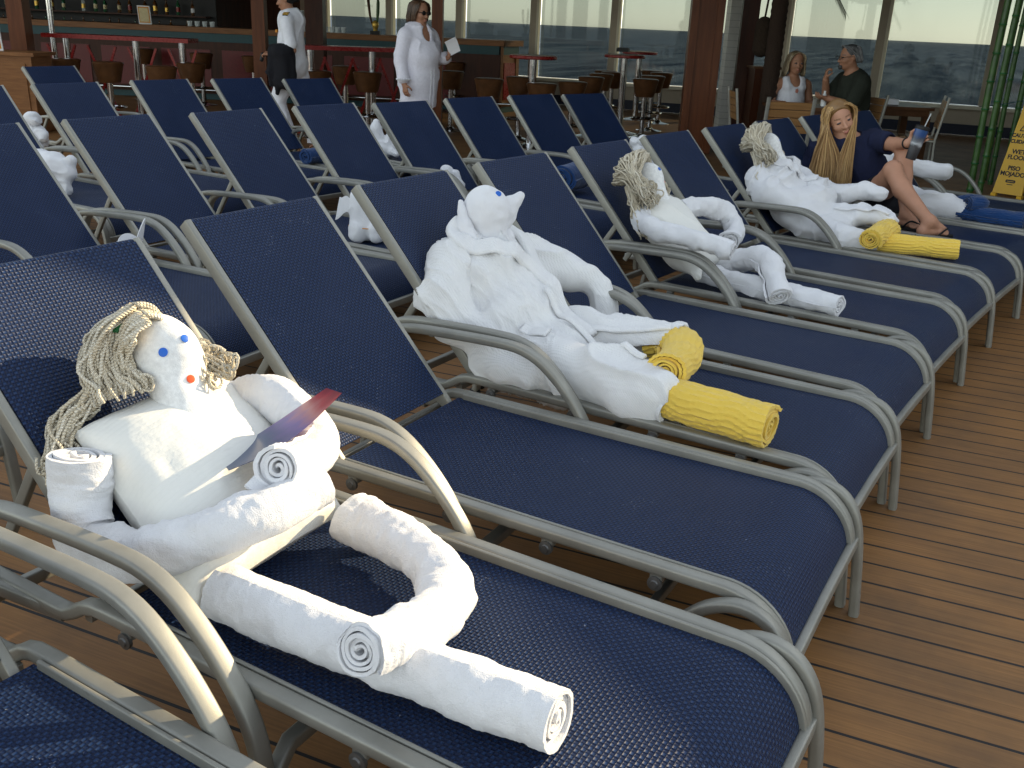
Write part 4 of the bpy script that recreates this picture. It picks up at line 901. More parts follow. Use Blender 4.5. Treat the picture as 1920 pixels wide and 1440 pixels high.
# ---- robe with blue legs behind the girl
d5 = doll(9, 'robed_blue_leg_doll', 'flat white robe with dark blue towel legs lying behind the girl')
g = SDF(.008); g.ell((-.15, -.05, .62), (.08, .22, .20), [nrm(NB), (0, 1, 0), nrm(UPB)], .05); g.ell((.1, -.08, .45), (.2, .22, .09), None, .06); g.chain([(.2, -.12, .42), (.45, -.17, .43), (.66, -.2, .42)], [.11, .09, .075], .04)
g.chain([(-.1, .1, .66), (.08, .25, .62), (.22, .34, .60), (.36, .36, .59)], [.07, .065, .055, .045], .03)
g.build('robe', M['terry2'], d5, folds((10, 10, 10), .014, 7, (.9, .1, -.2), 18, .012))
roll('leg', [(.66, -.21, .42), (.82, -.22, .415), (1.05, -.20, .415)], .062, M['blue'], d5, 4, 40, 3, .008, .9, hem=False, ribs=20); roll('leg', [(.55, -.12, .44), (.68, -.09, .475), (.76, -.17, .48), (.70, -.25, .48)], .06, M['blue'], d5, 4, 40, 4, .01, .85, hem=False, ribs=20)
# ------------------------------------------------------------------ people
def head_prims(g, Hc, Fd, Ud, s=1.0, ears=True, female=True):
    Fd = nrm(Fd); Ud = nrm(np.asarray(Ud)-Fd*np.dot(Ud, Fd)); Ld = np.cross(Ud, Fd); A = [Fd, Ld, Ud]; H = np.array(Hc, float)
    P = lambda f, l, u: H+s*(Fd*f+Ld*l+Ud*u)
    g.ell(P(-.012, 0, .035), np.array([.094, .075, .088])*s, A, .02); g.ell(P(.024, 0, -.025), np.array([.066, .061, .092])*s, A, .03)
    g.cap(P(.050, 0, -.088), P(.02, 0, -.06), .026*s, .048*s, .025); g.cap(P(.0, .045, -.05), P(.045, .02, -.085), .018*s, .016*s, .025); g.cap(P(.0, -.045, -.05), P(.045, -.02, -.085), .018*s, .016*s, .025)
    g.ell(P(.055, .036, -.03), np.array([.03, .026, .024])*s, A, .02); g.ell(P(.055, -.036, -.03), np.array([.03, .026, .024])*s, A, .02)
    for l in (-1, 1): g.ell(P(.100, l*.033, .006), np.array([.016, .021, .012])*s, A, .014, True)
    for l in (-1, 1): g.ell(P(.078, l*.033, .006), np.array([.0125, .0155, .010])*s, A, .004)
    g.cap(P(.086, 0, .004), P(.108, 0, -.030), .008*s, .0125*s, .012); g.ell(P(.094, .012, -.034), np.array([.012, .009, .008])*s, A, .008); g.ell(P(.094, -.012, -.034), np.array([.012, .009, .008])*s, A, .008)
    g.ell(P(.086, 0, -.060), np.array([.012, .022, .0055])*s, A, .006); g.ell(P(.086, 0, -.069), np.array([.0125, .018, .006])*s, A, .006)
    if ears:
        for l in (-1, 1): g.ell(P(-.012, l*.076, -.005), np.array([.020, .009, .032])*s, A, .008)
    def paint(skin=0, lips=1, eye=2, brow=3):
        def f(C_):
            q = (C_-H)/s; a = q@Fd; b = np.abs(q@Ld); u = q@Ud; mi = np.zeros(len(C_), int)
            mi[(a > .07) & (b < .0165) & (u < -.057) & (u > -.073)] = lips
            mi[(a > .07) & (((b-.033)/.0135)**2+((u-.005)/.0065)**2 < 1)] = eye
            mi[(a > .055) & (b > .015) & (b < .052) & (np.abs(u-.030+.10*np.maximum(b-.038, 0)) < .0045)] = brow
            return mi
        return f
    return P, paint
def hand(g, w, d, pn, th, s=1.0, curl=.5, spread=.12, k=.004):
    """w wrist, d towards the knuckles, pn palm normal (the way the fingers close), th side of the thumb"""
    d = nrm(d); pn = nrm(np.asarray(pn)-d*np.dot(pn, d)); th = nrm(np.asarray(th)-d*np.dot(th, d)-pn*np.dot(th, pn)); w = np.array(w, float)
    g.cap(w, w+d*.035*s, .023*s, .024*s, .015)
    for i, o in enumerate((-1, -.33, .33, 1)): g.cap(w+d*.02*s+th*o*.012*s, w+d*.085*s+th*o*.030*s, .015*s, .0125*s, .012)
    for o, L_ in ((1, .068), (.33, .078), (-.33, .072), (-1, .056)):
        a = w+d*.085*s+th*o*.030*s; ang = 0; p = a; r = .0092*s
        for j, fr in enumerate((.45, .32, .26)):
            ang += curl*(.75+.3*j); v = d*cos(ang)+pn*sin(ang)+th*o*spread*cos(ang); q = p+nrm(v)*L_*fr*s; g.cap(p, q, r, r*.9, k); p = q; r *= .9
    a = w+d*.025*s+th*.020*s; v1 = nrm(d*.55+th*.75+pn*.35); b_ = a+v1*.040*s; v2 = nrm(d*.75+th*.25+pn*(.35+curl*.6)); c_ = b_+v2*.030*s; v3 = nrm(d*.75+pn*(.4+curl*.7)-th*.1)
    g.cap(a, b_, .015*s, .0115*s, .008); g.cap(b_, c_, .0105*s, .0095*s, k); g.cap(c_, c_+v3*.025*s, .0095*s, .008*s, k)
def foot(g, ank, toe_dir, side, s=1.0):
    t = nrm(toe_dir); sd_ = nrm(side); a = np.array(ank, float)
    g.cap(a, a-t*.035*s+np.array([0, 0, -.055*s]), .034*s, .028*s, .02); g.cap(a+t*.01, a+t*.10*s+np.array([0, 0, -.050*s]), .032*s, .024*s, .03)
    g.cap(a-t*.035*s+np.array([0, 0, -.06*s]), a+t*.115*s+np.array([0, 0, -.068*s]), .024*s, .020*s, .02)
    for i, o in enumerate((.032, .014, -.002, -.017, -.030)):
        b_ = a+t*(.118-.006*i)*s+sd_*o*s+np.array([0, 0, -.068*s]); r = (.0125, .009, .0088, .0085, .008)[i]*s
        g.cap(a+t*.075*s+sd_*o*.7*s+np.array([0, 0, -.062*s]), b_, .016*s, r, .012); g.cap(b_, b_+t*(.034, .032, .028, .023, .018)[i]*s+np.array([0, 0, -.004]), r, r*.95, .003)
def hair_strands(name, paths, r, mat, par, n=5): return strands(name, paths, r, mat, par, n, .6)

# ---- the blonde girl on the ninth lounger
gl = thing('person', 'blonde girl with very long hair in navy T-shirt holding up a printed tumbler', 'person', (*LA[8][:2], 0), LA[8][2])
Hd = np.array([-.105, .165, .955]); TC = nrm((.34, -.94, 0)); RG = nrm((.94, .34, 0))
Fd = nrm(TC*.93+RG*.34+np.array([0, 0, -.12])); Ud = nrm(np.array([0, 0, 1.0])-RG*.48)
pel = np.array([.215, .26, .475]); sh = np.array([-.05, .215, .785]); sl_ = np.array([.085, .275, .825]); sr_ = np.array([-.205, .135, .735])
g = SDF(.005)
P_, paint = head_prims(g, Hd, Fd, Ud, 1.0)
g.cap(Hd-Ud*.07-Fd*.01, sh+np.array([0, 0, .015]), .047, .055, .03)
g.chain([sh, (.06, .235, .66), (.16, .255, .55), pel], [.095, .105, .10, .125], .06); g.chain([sr_, sh, sl_], [.055, .07, .055], .04)
el = np.array([.30, .12, .838]); wl = np.array([.418, -.03, .868]); er = np.array([-.255, .10, .585]); wr = np.array([-.14, -.02, .44])
g.chain([sl_, el], [.052, .042], .03); g.chain([el, wl], [.041, .027], .02); g.chain([sr_, er], [.05, .04], .03); g.chain([er, wr], [.04, .027], .02)
hl = np.array([.20, .20, .465]); hr_ = np.array([.27, .34, .47]); k1 = np.array([.372, -.095, .700]); k2 = np.array([.362, .125, .792]); a1 = np.array([.690, -.262, .452]); a2 = np.array([.50, -.09, .452])
g.chain([hl, (hl+k1)/2+np.array([0, 0, -.01]), k1], [.098, .078, .056], .03); g.chain([k1, k1+(a1-k1)*.35+np.array([-.012, 0, -.012]), a1], [.054, .056, .034], .02)
g.chain([hr_, (hr_+k2)/2, k2], [.095, .076, .056], .03); g.chain([k2, k2+(a2-k2)*.35+np.array([-.012, 0, -.01]), a2], [.053, .055, .034], .02)
g.ell(k1+np.array([.012, -.01, .012]), (.05, .05, .052), None, .02); g.ell(k2+np.array([.012, -.01, .012]), (.05, .05, .052), None, .02)
t1 = nrm(np.array([.135, .145, 0])); t2 = nrm(np.array([.17, -.10, 0])); foot(g, a1, t1, nrm(np.cross(t1, (0, 0, 1)))*-1, 1.0); foot(g, a2, t2, nrm(np.cross(t2, (0, 0, 1)))*-1, .95)
hd_ = nrm(RG*.80+np.array([0, 0, .55])+TC*.10); hand(g, wl, hd_, TC, np.array([0, 0, 1.0])-RG*.75, 1.0, .80, .05); hand(g, wr, (.6, -.5, -.1), (0, 0, -1), (0, 1, 0), .95, .15)
body = g.build('body', [M['skin'], M['lips'], M['eyed'], M['brow']], gl, paint=paint())
g = SDF(.006)
g.chain([sh+np.array([0, 0, -.005]), (.055, .235, .66), (.15, .255, .56), (.205, .262, .50)], [.122, .132, .128, .142], .06); g.chain([sr_, sh+np.array([0, 0, -.01]), sl_], [.072, .092, .072], .04)
g.chain([sl_, sl_+(el-sl_)*.62], [.066, .070], .03); g.chain([sr_, sr_+(er-sr_)*.62], [.066, .068], .03); g.ell(sh+np.array([.005, -.045, .098]), (.085, .095, .062), None, .012, True)
g.ell(sl_+(el-sl_)*.74, (.035, .06, .06), None, .01, True)
g.build('tshirt', M['shirt'], body, folds((9, 9, 9), .010, 3, (.3, .2, -.9), 20, .008))
g = SDF(.007); g.chain([pel, hl, hl+(k1-hl)*.42], [.132, .112, .094], .04); g.chain([pel, hr_, hr_+(k2-hr_)*.42], [.132, .112, .092], .04); g.build('shorts', M['shorts'], body, folds((9, 9, 9), .006, 5, (.3, .2, -.9), 20, .004))
paths = []; rg = random.Random(5)
for i in range(2000):
    side = -1 if i < 1300 else 1; q = rg.random(); dz = rg.uniform(-1, 1); z0 = rg.uniform(-.9, .95); part = P_(.055*z0, -.012+rg.uniform(-.004, .004), .130-.035*z0*z0)
    m1 = P_(.064-.15*q, side*(.058+.012*rg.random()), .100-.022*abs(q-.3)); m2 = P_(.050-.135*q, side*(.090+.014*rg.random()), .010-.02*q); fr = 1-q*.55
    if side < 0:
        lat = rg.random(); m3 = Hd+RG*(-.135+.19*lat)+TC*(.185*fr+.012*dz)+np.array([0, 0, -.26]); e = Hd+RG*(-.165+.27*lat+.012*dz)+TC*(.235-.05*q+.012*dz)+np.array([0, 0, -rg.uniform(.60, .78)-.02*sin(lat*9)])
    else:
        lat = rg.random(); m3 = Hd+RG*(.030+.092*lat)+TC*(.185*fr+.012*dz)+np.array([0, 0, -.25]); e = Hd+RG*(-.005+.145*lat+.010*dz)+TC*(.235-.05*q+.012*dz)+np.array([0, 0, -rg.uniform(.56, .72)-.02*sin(lat*7)])
    paths.append(wavy([part, m1, m2, m3, (m3+e)/2+TC*.010, e], .006, 2.5, i*.77, 16))
hair_strands('hair', paths, .0027, M['blonde'], body, 4)
g = SDF(.006); g.ell(P_(-.022, 0, .04), (.098, .083, .094), [Fd, np.cross(Ud, Fd), Ud], .02); g.ell(P_(.085, 0, -.02), (.075, .085, .105), [Fd, np.cross(Ud, Fd), Ud], .02, True); g.build('scalp_hair', M['blonde'], body)
for nm, a, t, s in (('flip_flop', a1, t1, 1.0), ('flip_flop', a2, t2, .95)):
    sd_ = nrm(np.cross(t, (0, 0, 1)))*-1; c = a+t*.045*s; zz_ = a[2]-.094*s
    L_ = np.linspace(0, 2*pi, 28, endpoint=False); ol = np.array([c+t*.128*s*cos(x)+sd_*(.047+.008*cos(x))*s*sin(x) for x in L_]); ol[:, 2] = zz_
    b = MB(); V = np.vstack([ol, ol+np.array([0, 0, .016])]); n = 28; b.add(V, [tuple(range(n-1, -1, -1)), tuple(range(n, 2*n))]+[(i, (i+1) % n, n+(i+1) % n, n+i) for i in range(n)]); ff = b.build('flip_flop', M['rubber'], body)
    tp = c+t*.085*s+sd_*.012*s; tp[2] = zz_+.018
    for o in (-1, 1):
        e_ = c-t*.005*s+sd_*o*.050*s; e_[2] = zz_+.012; mid = c+t*.055*s+sd_*o*.042*s; mid[2] = zz_+.058; MB().tube(spline([tp+np.array([0, 0, .022]), mid, e_], 14), circ(.0055, 8)).build('strap', M['rubber'], ff)
MB().tube([P_(0, 0, 0)*0+wl-nrm(wl-el)*.012+np.array([0.03*cos(x), 0, 0])*0+nrm(np.cross(wl-el, (0, 0, 1)))*.031*cos(x)+nrm(np.cross(np.cross(wl-el, (0, 0, 1)), wl-el))*.031*sin(x) for x in np.linspace(0, 2*pi, 22)], circ(.006, 8), caps=False).build('wristband', M['rubber'], body)
# tumbler in her hand
cu = lw(8, wl+hd_*.060+TC*.052-nrm(RG*.20+np.array([0, 0, 1.0]))*.125); tb = thing('tumbler', 'printed insulated tumbler with straw in the raised hand of the girl', 'tumbler', cu, LA[8][2]); tb.rotation_euler = (0, radians(11), LA[8][2]+.347)
pr_ = [(.030, 0), (.031, .004), (.041, .19)]; an = np.linspace(0, 2*pi, 33); V = []; UVs = []; F = []
for j, zz_ in enumerate(np.linspace(0, .19, 12)):
    for i, a in enumerate(an): r_ = .031+.010*zz_/.19; V.append((r_*cos(a), r_*sin(a), zz_)); UVs.append((i/32, zz_/.19))
for j in range(11):
    for i in range(32): F.append((j*33+i, j*33+i+1, (j+1)*33+i+1, (j+1)*33+i))
b = MB(); b.add(V, F, UVs); b.add([(.031*cos(a), .031*sin(a), 0) for a in an[:-1]], [tuple(range(31, -1, -1))]); b.build('cup', M['tumbler'], tb)
MB().lathe((0, 0, .19), [(.043, -.006), (.044, .004), (.042, .012), (.030, .015), (0, .015)], 28).build('lid', M['dark'], tb); MB().rod((.008, 0, .2), (.016, 0, .285), .0035, 8).build('straw', M['clear'], tb)

# ---- standing officer (local frame: x ahead, y left)
of_p = G(556, 276, 0); of = thing('person', 'officer in white uniform walking left with a black jacket over the arm', 'person', of_p, math.atan2(-RV[1], -RV[0])-.12)
g = SDF(.009); Hd2 = np.array([.06, 0, 1.60]); P2, paint2 = head_prims(g, Hd2, (1, .06, -.18), (0, 0, 1), 1.0); g.cap(Hd2-np.array([.02, 0, .07]), (0, 0, 1.42), .05, .06, .03)
g.chain([(0, 0, 1.36), (0.02, 0, 1.15), (0, 0, .95)], [.13, .12, .15], .05); g.cap((0, .15, 1.37), (0, -.15, 1.37), .065, .065, .05)
g.chain([(0, .18, 1.36), (-.07, .22, 1.08)], [.055, .043]); g.chain([(-.07, .22, 1.08), (.17, .20, 1.02)], [.043, .028]); g.chain([(0, -.18, 1.36), (.02, -.23, 1.08), (.10, -.22, .85)], [.055, .043, .028])
hand(g, (.17, .20, 1.02), (1, -.1, .15), (0, -.4, -1), (0, -1, .3), 1, .8, .05, .006); hand(g, (.10, -.22, .85), (.2, 0, -1), (1, .3, 0), (.3, 1, 0), 1, .5)
g.chain([(0, .085, .92), (.16, .09, .52), (.05, .09, .10)], [.10, .065, .045]); g.chain([(0, -.085, .92), (-.06, -.09, .50), (-.28, -.09, .14)], [.10, .065, .045]); foot(g, (.05, .09, .10), (1, 0, 0), (0, -1, 0)); foot(g, (-.28, -.09, .14), (.9, 0, -.4), (0, 1, 0))
bo = g.build('body', [M['skin2'], M['lips'], M['eyed'], M['dark']], of, paint=paint2())
g = SDF(.009); g.chain([(0, 0, 1.37), (.02, 0, 1.15), (0, 0, .98)], [.145, .14, .145], .05); g.cap((0, .15, 1.375), (0, -.15, 1.375), .078, .078, .05)
g.chain([(0, .18, 1.36), (-.055, .215, 1.14)], [.072, .074]); g.chain([(0, -.18, 1.36), (.015, -.22, 1.14)], [.072, .074]); g.ell((.05, 0, 1.50), (.07, .065, .07), None, .02, True); g.cap((.035, .05, 1.445), (.02, -.05, 1.45), .02, .02, .01)
shi = g.build('uniform_shirt', M['uniform'], bo, folds((8, 8, 8), .010, 3, (.2, .2, -1), 16, .006))
g = SDF(.009); g.chain([(0, 0, .93), (0, 0, .90)], [.16, .16], .03); g.chain([(0, .085, .92), (.165, .09, .52), (.05, .09, .13)], [.125, .095, .085]); g.chain([(0, -.085, .92), (-.06, -.09, .50), (-.27, -.09, .17)], [.125, .095, .085]); g.build('trousers', M['uniform'], bo, folds((8, 8, 8), .012, 7, (.4, .2, -1), 14, .010))
g = SDF(.009); g.chain([(.13, .215, 1.06), (.06, .25, 1.06), (-.03, .24, 1.07)], [.07, .085, .08], .03); g.chain([(.09, .245, 1.02), (.09, .25, .75), (.11, .24, .62)], [.06, .055, .035], .03); g.chain([(.0, .265, 1.02), (-.01, .265, .72), (-.02, .25, .66)], [.07, .06, .04], .03); g.chain([(.05, .26, .95), (.04, .26, .72)], [.06, .06], .04); g.chain([(-.07, .24, 1.0), (-.08, .24, .80)], [.05, .045], .03); g.chain([(.15, .235, 1.03), (.17, .24, .85), (.18, .24, .70)], [.055, .055, .03], .03)
jk = g.build('jacket', M['jacket'], None, folds((9, 9, 9), .012, 9, (1, .2, 0), 18, .012)); jk.location = of.location; jk.rotation_euler = of.rotation_euler; tag(jk, 'black jacket draped over the forearm of the officer in white', 'jacket')
MB().box((0, .155, 1.458), (.055, .125, .014), ax=[(1, 0, 0), (0, .93, -.36), (0, .36, .93)]).build('epaulette', M['dark'], shi, smooth=False)
for o in (.0, .035): MB().box((0, .172+o, 1.462-o*.39), (.056, .012, .016), ax=[(1, 0, 0), (0, .93, -.36), (0, .36, .93)]).build('gold_braid', M['gold'], shi, smooth=False)
MB().box((.148, .07, 1.27), (.012, .09, .03)).build('ribbon_bar', M['orange'], shi, smooth=False)
for yy in (.09, -.09): MB().box((.10 if yy > 0 else -.24, yy, .045 if yy > 0 else .075), (.25, .085, .05)).build('shoe', M['uniform'], bo)
g = SDF(.009); g.ell(P2(-.028, 0, .035), (.095, .084, .095), None, .02); g.ell(P2(-.115, 0, .0), (.045, .05, .045), None, .02); g.ell(P2(.085, 0, -.01), (.07, .09, .10), None, .02, True); g.build('hair', M['dark'], bo)
g = SDF(.006); g.cap((.285, .19, 1.02), (.30, .19, .96), .022, .022); ph = g.build('phone', M['dark']); ph.location = of.location; ph.rotation_euler = of.rotation_euler; tag(ph, 'dark mobile phone in the hand of the officer in white', 'phone')

# ---- woman in white tunic with sunglasses
P0 = at(784, 41, 10.3); wm = thing('person', 'woman in long white lace tunic and dark sunglasses holding a folded paper', 'person', (P0[0], P0[1], 0), math.atan2((RV*.75-FV*.66)[1], (RV*.75-FV*.66)[0]))
g = SDF(.008); Hd3 = np.array([.03, 0, 1.525]); P3, paint3 = head_prims(g, Hd3, (1, 0, -.12), (0, 0, 1), 1.04); g.cap(Hd3-np.array([.02, 0, .07]), (-.01, 0, 1.34), .055, .065, .03)
g.chain([(-.01, 0, 1.28), (.03, 0, 1.08), (0, 0, .88)], [.15, .16, .17], .05); g.cap((0, .16, 1.30), (0, -.16, 1.30), .07, .07, .05)
g.chain([(0, -.19, 1.29), (.0, -.25, 1.02), (.08, -.27, .81)], [.06, .046, .03]); g.chain([(0, .19, 1.29), (.0, .27, 1.05), (.22, .22, 1.07)], [.06, .046, .03])
hand(g, (.08, -.27, .81), (.25, .02, -1), (0, 1, 0), (1, 0, -.1), .95, .35, .1, .006); hand(g, (.22, .22, 1.07), (.9, -.2, .35), (-.2, -.6, .4), (0, -.3, .9), .95, .8, .05, .006)
for s in (-1, 1): g.chain([(0, s*.09, .9), (.03, s*.09, .5), (-.01, s*.09, .1)], [.105, .07, .045]); foot(g, (-.01, s*.09, .10), (1, s*.2, 0), (0, -s, 0))
bo = g.build('body', [M['skin2'], M['lips'], M['eyed'], M['brow']], wm, paint=paint3())
g = SDF(.009); g.chain([(-.01, 0, 1.29), (.035, 0, 1.08), (.02, 0, .85), (.02, 0, .62)], [.165, .19, .205, .20], .06); g.ell((.02, 0, .42), (.3, .3, .17), None, .01, True); g.cap((0, .16, 1.30), (0, -.16, 1.30), .085, .085, .05)
g.chain([(0, -.19, 1.29), (.0, -.25, 1.02), (.065, -.268, .87)], [.08, .068, .070]); g.chain([(0, .19, 1.29), (.0, .27, 1.05), (.17, .232, 1.066)], [.08, .068, .066]); g.cap((.10, 0, 1.42), (.155, 0, 1.24), .06, .012, .01); g.p[-1] = ('e', np.array([.12, 0, 1.33]), np.array([.08, .05, .12]), np.eye(3), 0, .02, -1)
tu = g.build('tunic', M['tunic'], bo, folds((7, 7, 7), .010, 3, (.1, .9, -.2), 14, .008))
for s in (-1, 1):
    b = MB()
    for i in range(34): t_ = i/33; z_ = 1.22-.66*t_; x_ = .02+.185+.02*sin(pi*t_)-.02*(t_ < .2)*(1-t_*5); b.lathe((x_, s*.022+.012, z_), [(0, .007), (.008, .005), (.010, 0), (0, -.003)], 7, ax=[(0, 0, 1), (0, 1, 0), (1, 0, 0)])
    b.build('lace_trim', M['uniform'], tu)
b = MB()
for a in np.linspace(0, 2*pi, 20, endpoint=False): b.lathe((.068+.072*cos(a), -.268+.072*sin(a), .855), [(0, .010), (.011, .0), (.007, -.012), (0, -.014)], 7)
b.build('lace_cuff', M['uniform'], tu)
paths = []; rg = random.Random(8)
for i in range(190):
    s = -1 if i % 2 else 1; q = rg.random(); st = P3(.06-.13*rg.random(), 0, .118); paths.append(wavy([st, P3(.055-.14*q, s*.065, .085), P3(.045-.145*q, s*.088, .0), P3(.03-.13*q, s*.082, -.075-.03*q)], .008, 4, i*1.1, 12))
hair_strands('hair', paths, .007, M['brownhair'], bo); g = SDF(.008); g.ell(P3(-.022, 0, .035), (.10, .085, .095), None, .02); g.ell(P3(-.05, 0, -.04), (.06, .075, .07), None, .03); g.ell(P3(.095, 0, -.02), (.07, .09, .09), None, .02, True); g.build('scalp_hair', M['brownhair'], bo)
b = MB()
for s in (-1, 1): b.lathe(P3(.098, s*.036, .008), [(0, .006), (.022, .004), (.028, 0), (0, -.004)], 14, ax=[(0, 1, 0), (0, 0, .8), (1, -s*.0, 0)]); b.rod(P3(.09, s*.06, .012), P3(-.01, s*.083, .01), .004, 6)
b.rod(P3(.1, -.02, .012), P3(.1, .02, .012), .004, 6); b.build('sunglasses', M['dark'], bo)
pp = thing('folded_paper', 'folded white paper held by the woman in the white tunic', 'paper', wm.location, wm.rotation_euler.z); V, F, UV = grid(8, 6, lambda u, v: (.30+.02*u+.10*v, .19-.10*u+.06*v, 1.10+.14*u+.06*v+.01*np.sin(3*u)), .003); MB().add(V, F, UV).build('sheet', M['paper'], pp)

# ---- seated couple at the window table
mp_ = at(1595, 110, 10.4); mz = math.atan2(-(RV*.95+FV*.15)[1], -(RV*.95+FV*.15)[0]); mn = thing('person', 'grey-haired man in dark olive shirt seated at the window table, eating', 'person', (mp_[0], mp_[1], 0), mz)
g = SDF(.008); Hd4_ = np.array([.02, 0, 1.265]); P4, paint4 = head_prims(g, Hd4_, (1, 0, -.10), (0, 0, 1), 1.08, female=False); g.cap(Hd4_-np.array([.03, 0, .07]), (-.06, 0, 1.06), .062, .07, .03)
g.chain([(-.09, 0, 1.0), (-.10, 0, .80), (-.10, 0, .58)], [.15, .16, .16], .05); g.cap((-.07, .19, 1.02), (-.07, -.19, 1.02), .075, .075, .05)
g.chain([(-.06, .22, 1.0), (.04, .27, .78), (.26, .16, .84)], [.065, .05, .035]); g.chain([(-.06, -.22, 1.0), (.10, -.24, .80), (.20, -.10, 1.02)], [.065, .05, .035])
hand(g, (.26, .16, .84), (1, -.15, .12), (0, -.4, 1), (0, -1, .3), 1.05, .45, .05, .006); hand(g, (.20, -.10, 1.02), (.1, .1, 1), (-.8, .3, 0), (0, .5, .5), 1.05, .9, .05, .006)
for s in (-1, 1): g.chain([(-.08, s*.10, .54), (.36, s*.12, .56), (.36, s*.12, .10)], [.11, .075, .05]); foot(g, (.36, s*.12, .10), (1, 0, 0), (0, -s, 0))
bo = g.build('body', [M['skin2'], M['lips'], M['eyed'], M['greyhair']], mn, paint=paint4())
g = SDF(.009); g.chain([(-.09, 0, 1.0), (-.10, 0, .80), (-.10, 0, .58)], [.165, .178, .18], .05); g.cap((-.07, .19, 1.02), (-.07, -.19, 1.02), .09, .09, .05); g.chain([(-.06, .22, 1.0), (.025, .26, .83)], [.088, .082]); g.chain([(-.06, -.22, 1.0), (.06, -.235, .86)], [.088, .082]); g.ell((-.01, 0, 1.13), (.085, .08, .07), None, .02, True)
g.build('shirt', M['olive'], bo, folds((8, 8, 8), .010, 3, (.5, .2, -.8), 16, .006))
g = SDF(.01)
for s in (-1, 1): g.chain([(-.08, s*.10, .54), (.36, s*.12, .56), (.36, s*.12, .30)], [.13, .095, .085])
g.build('shorts', M['jean'], bo)
paths = []; rg = random.Random(9)
for i in range(130):
    s = rg.choice((-1, 1)); q = rg.random(); paths.append(wavy([P4(.075-.14*q, s*.03*rg.random(), .118-.02*q), P4(.05-.145*q, s*.07*rg.uniform(.4, 1), .09), P4(-.02-.09*q, s*.083, .03-.05*q), P4(-.05-.06*q, s*.07, -.05)], .006, 4, i*.9, 9))
hair_strands('hair', paths, .006, M['greyhair'], bo); g = SDF(.008); g.ell(P4(-.02, 0, .04), (.104, .086, .094), None, .02); g.ell(P4(.10, 0, -.02), (.075, .1, .095), None, .02, True); g.build('scalp_hair', M['greyhair'], bo)
g = SDF(.006); g.ell(P4(.088, 0, -.085), (.024, .026, .028), None, .01); g.build('goatee', M['greyhair'], bo)
b = MB()
for s in (-1, 1):
    b.tube([P4(.112, s*.036+.026*cos(a), .004+.018*sin(a)) for a in np.linspace(0, 2*pi, 16)], circ(.0025, 5), caps=False); b.rod(P4(.11, s*.06, .01), P4(-.01, s*.086, .01), .0025, 5)
b.build('glasses', M['dark'], bo)
wp = at(1491, 120, 11.2); wz = math.atan2((-FV*.97+RV*.2)[1], (-FV*.97+RV*.2)[0]); wo = thing('person', 'woman with shoulder-length ash blonde hair in white tank top behind the teak chair', 'person', (wp[0], wp[1], 0), wz)
g = SDF(.008); Hd5 = np.array([.02, 0, 1.165]); P5, paint5 = head_prims(g, Hd5, (1, -.1, -.08), (0, 0, 1), 1.05); g.cap(Hd5-np.array([.02, 0, .07]), (-.02, 0, .97), .05, .06, .03)
g.chain([(-.03, 0, .90), (-.02, 0, .75), (-.03, 0, .54)], [.135, .14, .16], .05); g.cap((-.03, .17, .93), (-.03, -.17, .93), .065, .065, .05)
for s in (-1, 1): g.chain([(-.03, s*.20, .92), (.0, s*.25, .70), (.22, s*.18, .72)], [.056, .048, .03]); hand(g, (.22, s*.18, .72), (1, -s*.3, 0), (0, 0, -1), (0, -s, 0), .95, .3); g.chain([(-.03, s*.09, .50), (.36, s*.10, .52), (.36, s*.1, .1)], [.11, .07, .045]); foot(g, (.36, s*.1, .10), (1, 0, 0), (0, -s, 0))
bo = g.build('body', [M['skin2'], M['lips'], M['eyed'], M['brow']], wo, paint=paint5())
g = SDF(.008); g.chain([(-.03, 0, .895), (-.015, 0, .75), (-.03, 0, .56)], [.148, .157, .17], .05)
for s in (-1, 1): g.chain([(.03, s*.10, .98), (.06, s*.08, .90)], [.035, .06], .03)
g.ell((.08, 0, .985), (.10, .065, .085), None, .02, True); g.build('tank_top', M['tank'], bo, folds((8, 8, 8), .006, 3, (.5, .2, -.8), 16, .004))
MB().lathe((.134, 0, .86), [(0, .008), (.02, .006), (.022, 0), (0, -.004)], 5, ax=[(0, 1, 0), (0, 0, 1.3), (1, 0, 0)]).build('pink_print', M['lips'], bo)
paths = []; rg = random.Random(12)
for i in range(170):
    s = -1 if i % 2 else 1; q = rg.random(); paths.append(wavy([P5(.065-.13*rg.random(), 0, .118), P5(.06-.14*q, s*.065, .085), P5(.04-.14*q, s*.09, .0), P5(.035-.13*q, s*.098, -.08), P5(.03-.12*q, s*.105, -.13-.03*q)], .010, 4, i*1.3, 12))
hair_strands('hair', paths, .007, M['ashhair'], bo); g = SDF(.008); g.ell(P5(-.022, 0, .035), (.10, .085, .095), None, .02); g.ell(P5(-.05, 0, -.05), (.06, .08, .08), None, .03); g.ell(P5(.095, 0, -.02), (.07, .09, .09), None, .02, True); g.build('scalp_hair', M['ashhair'], bo)
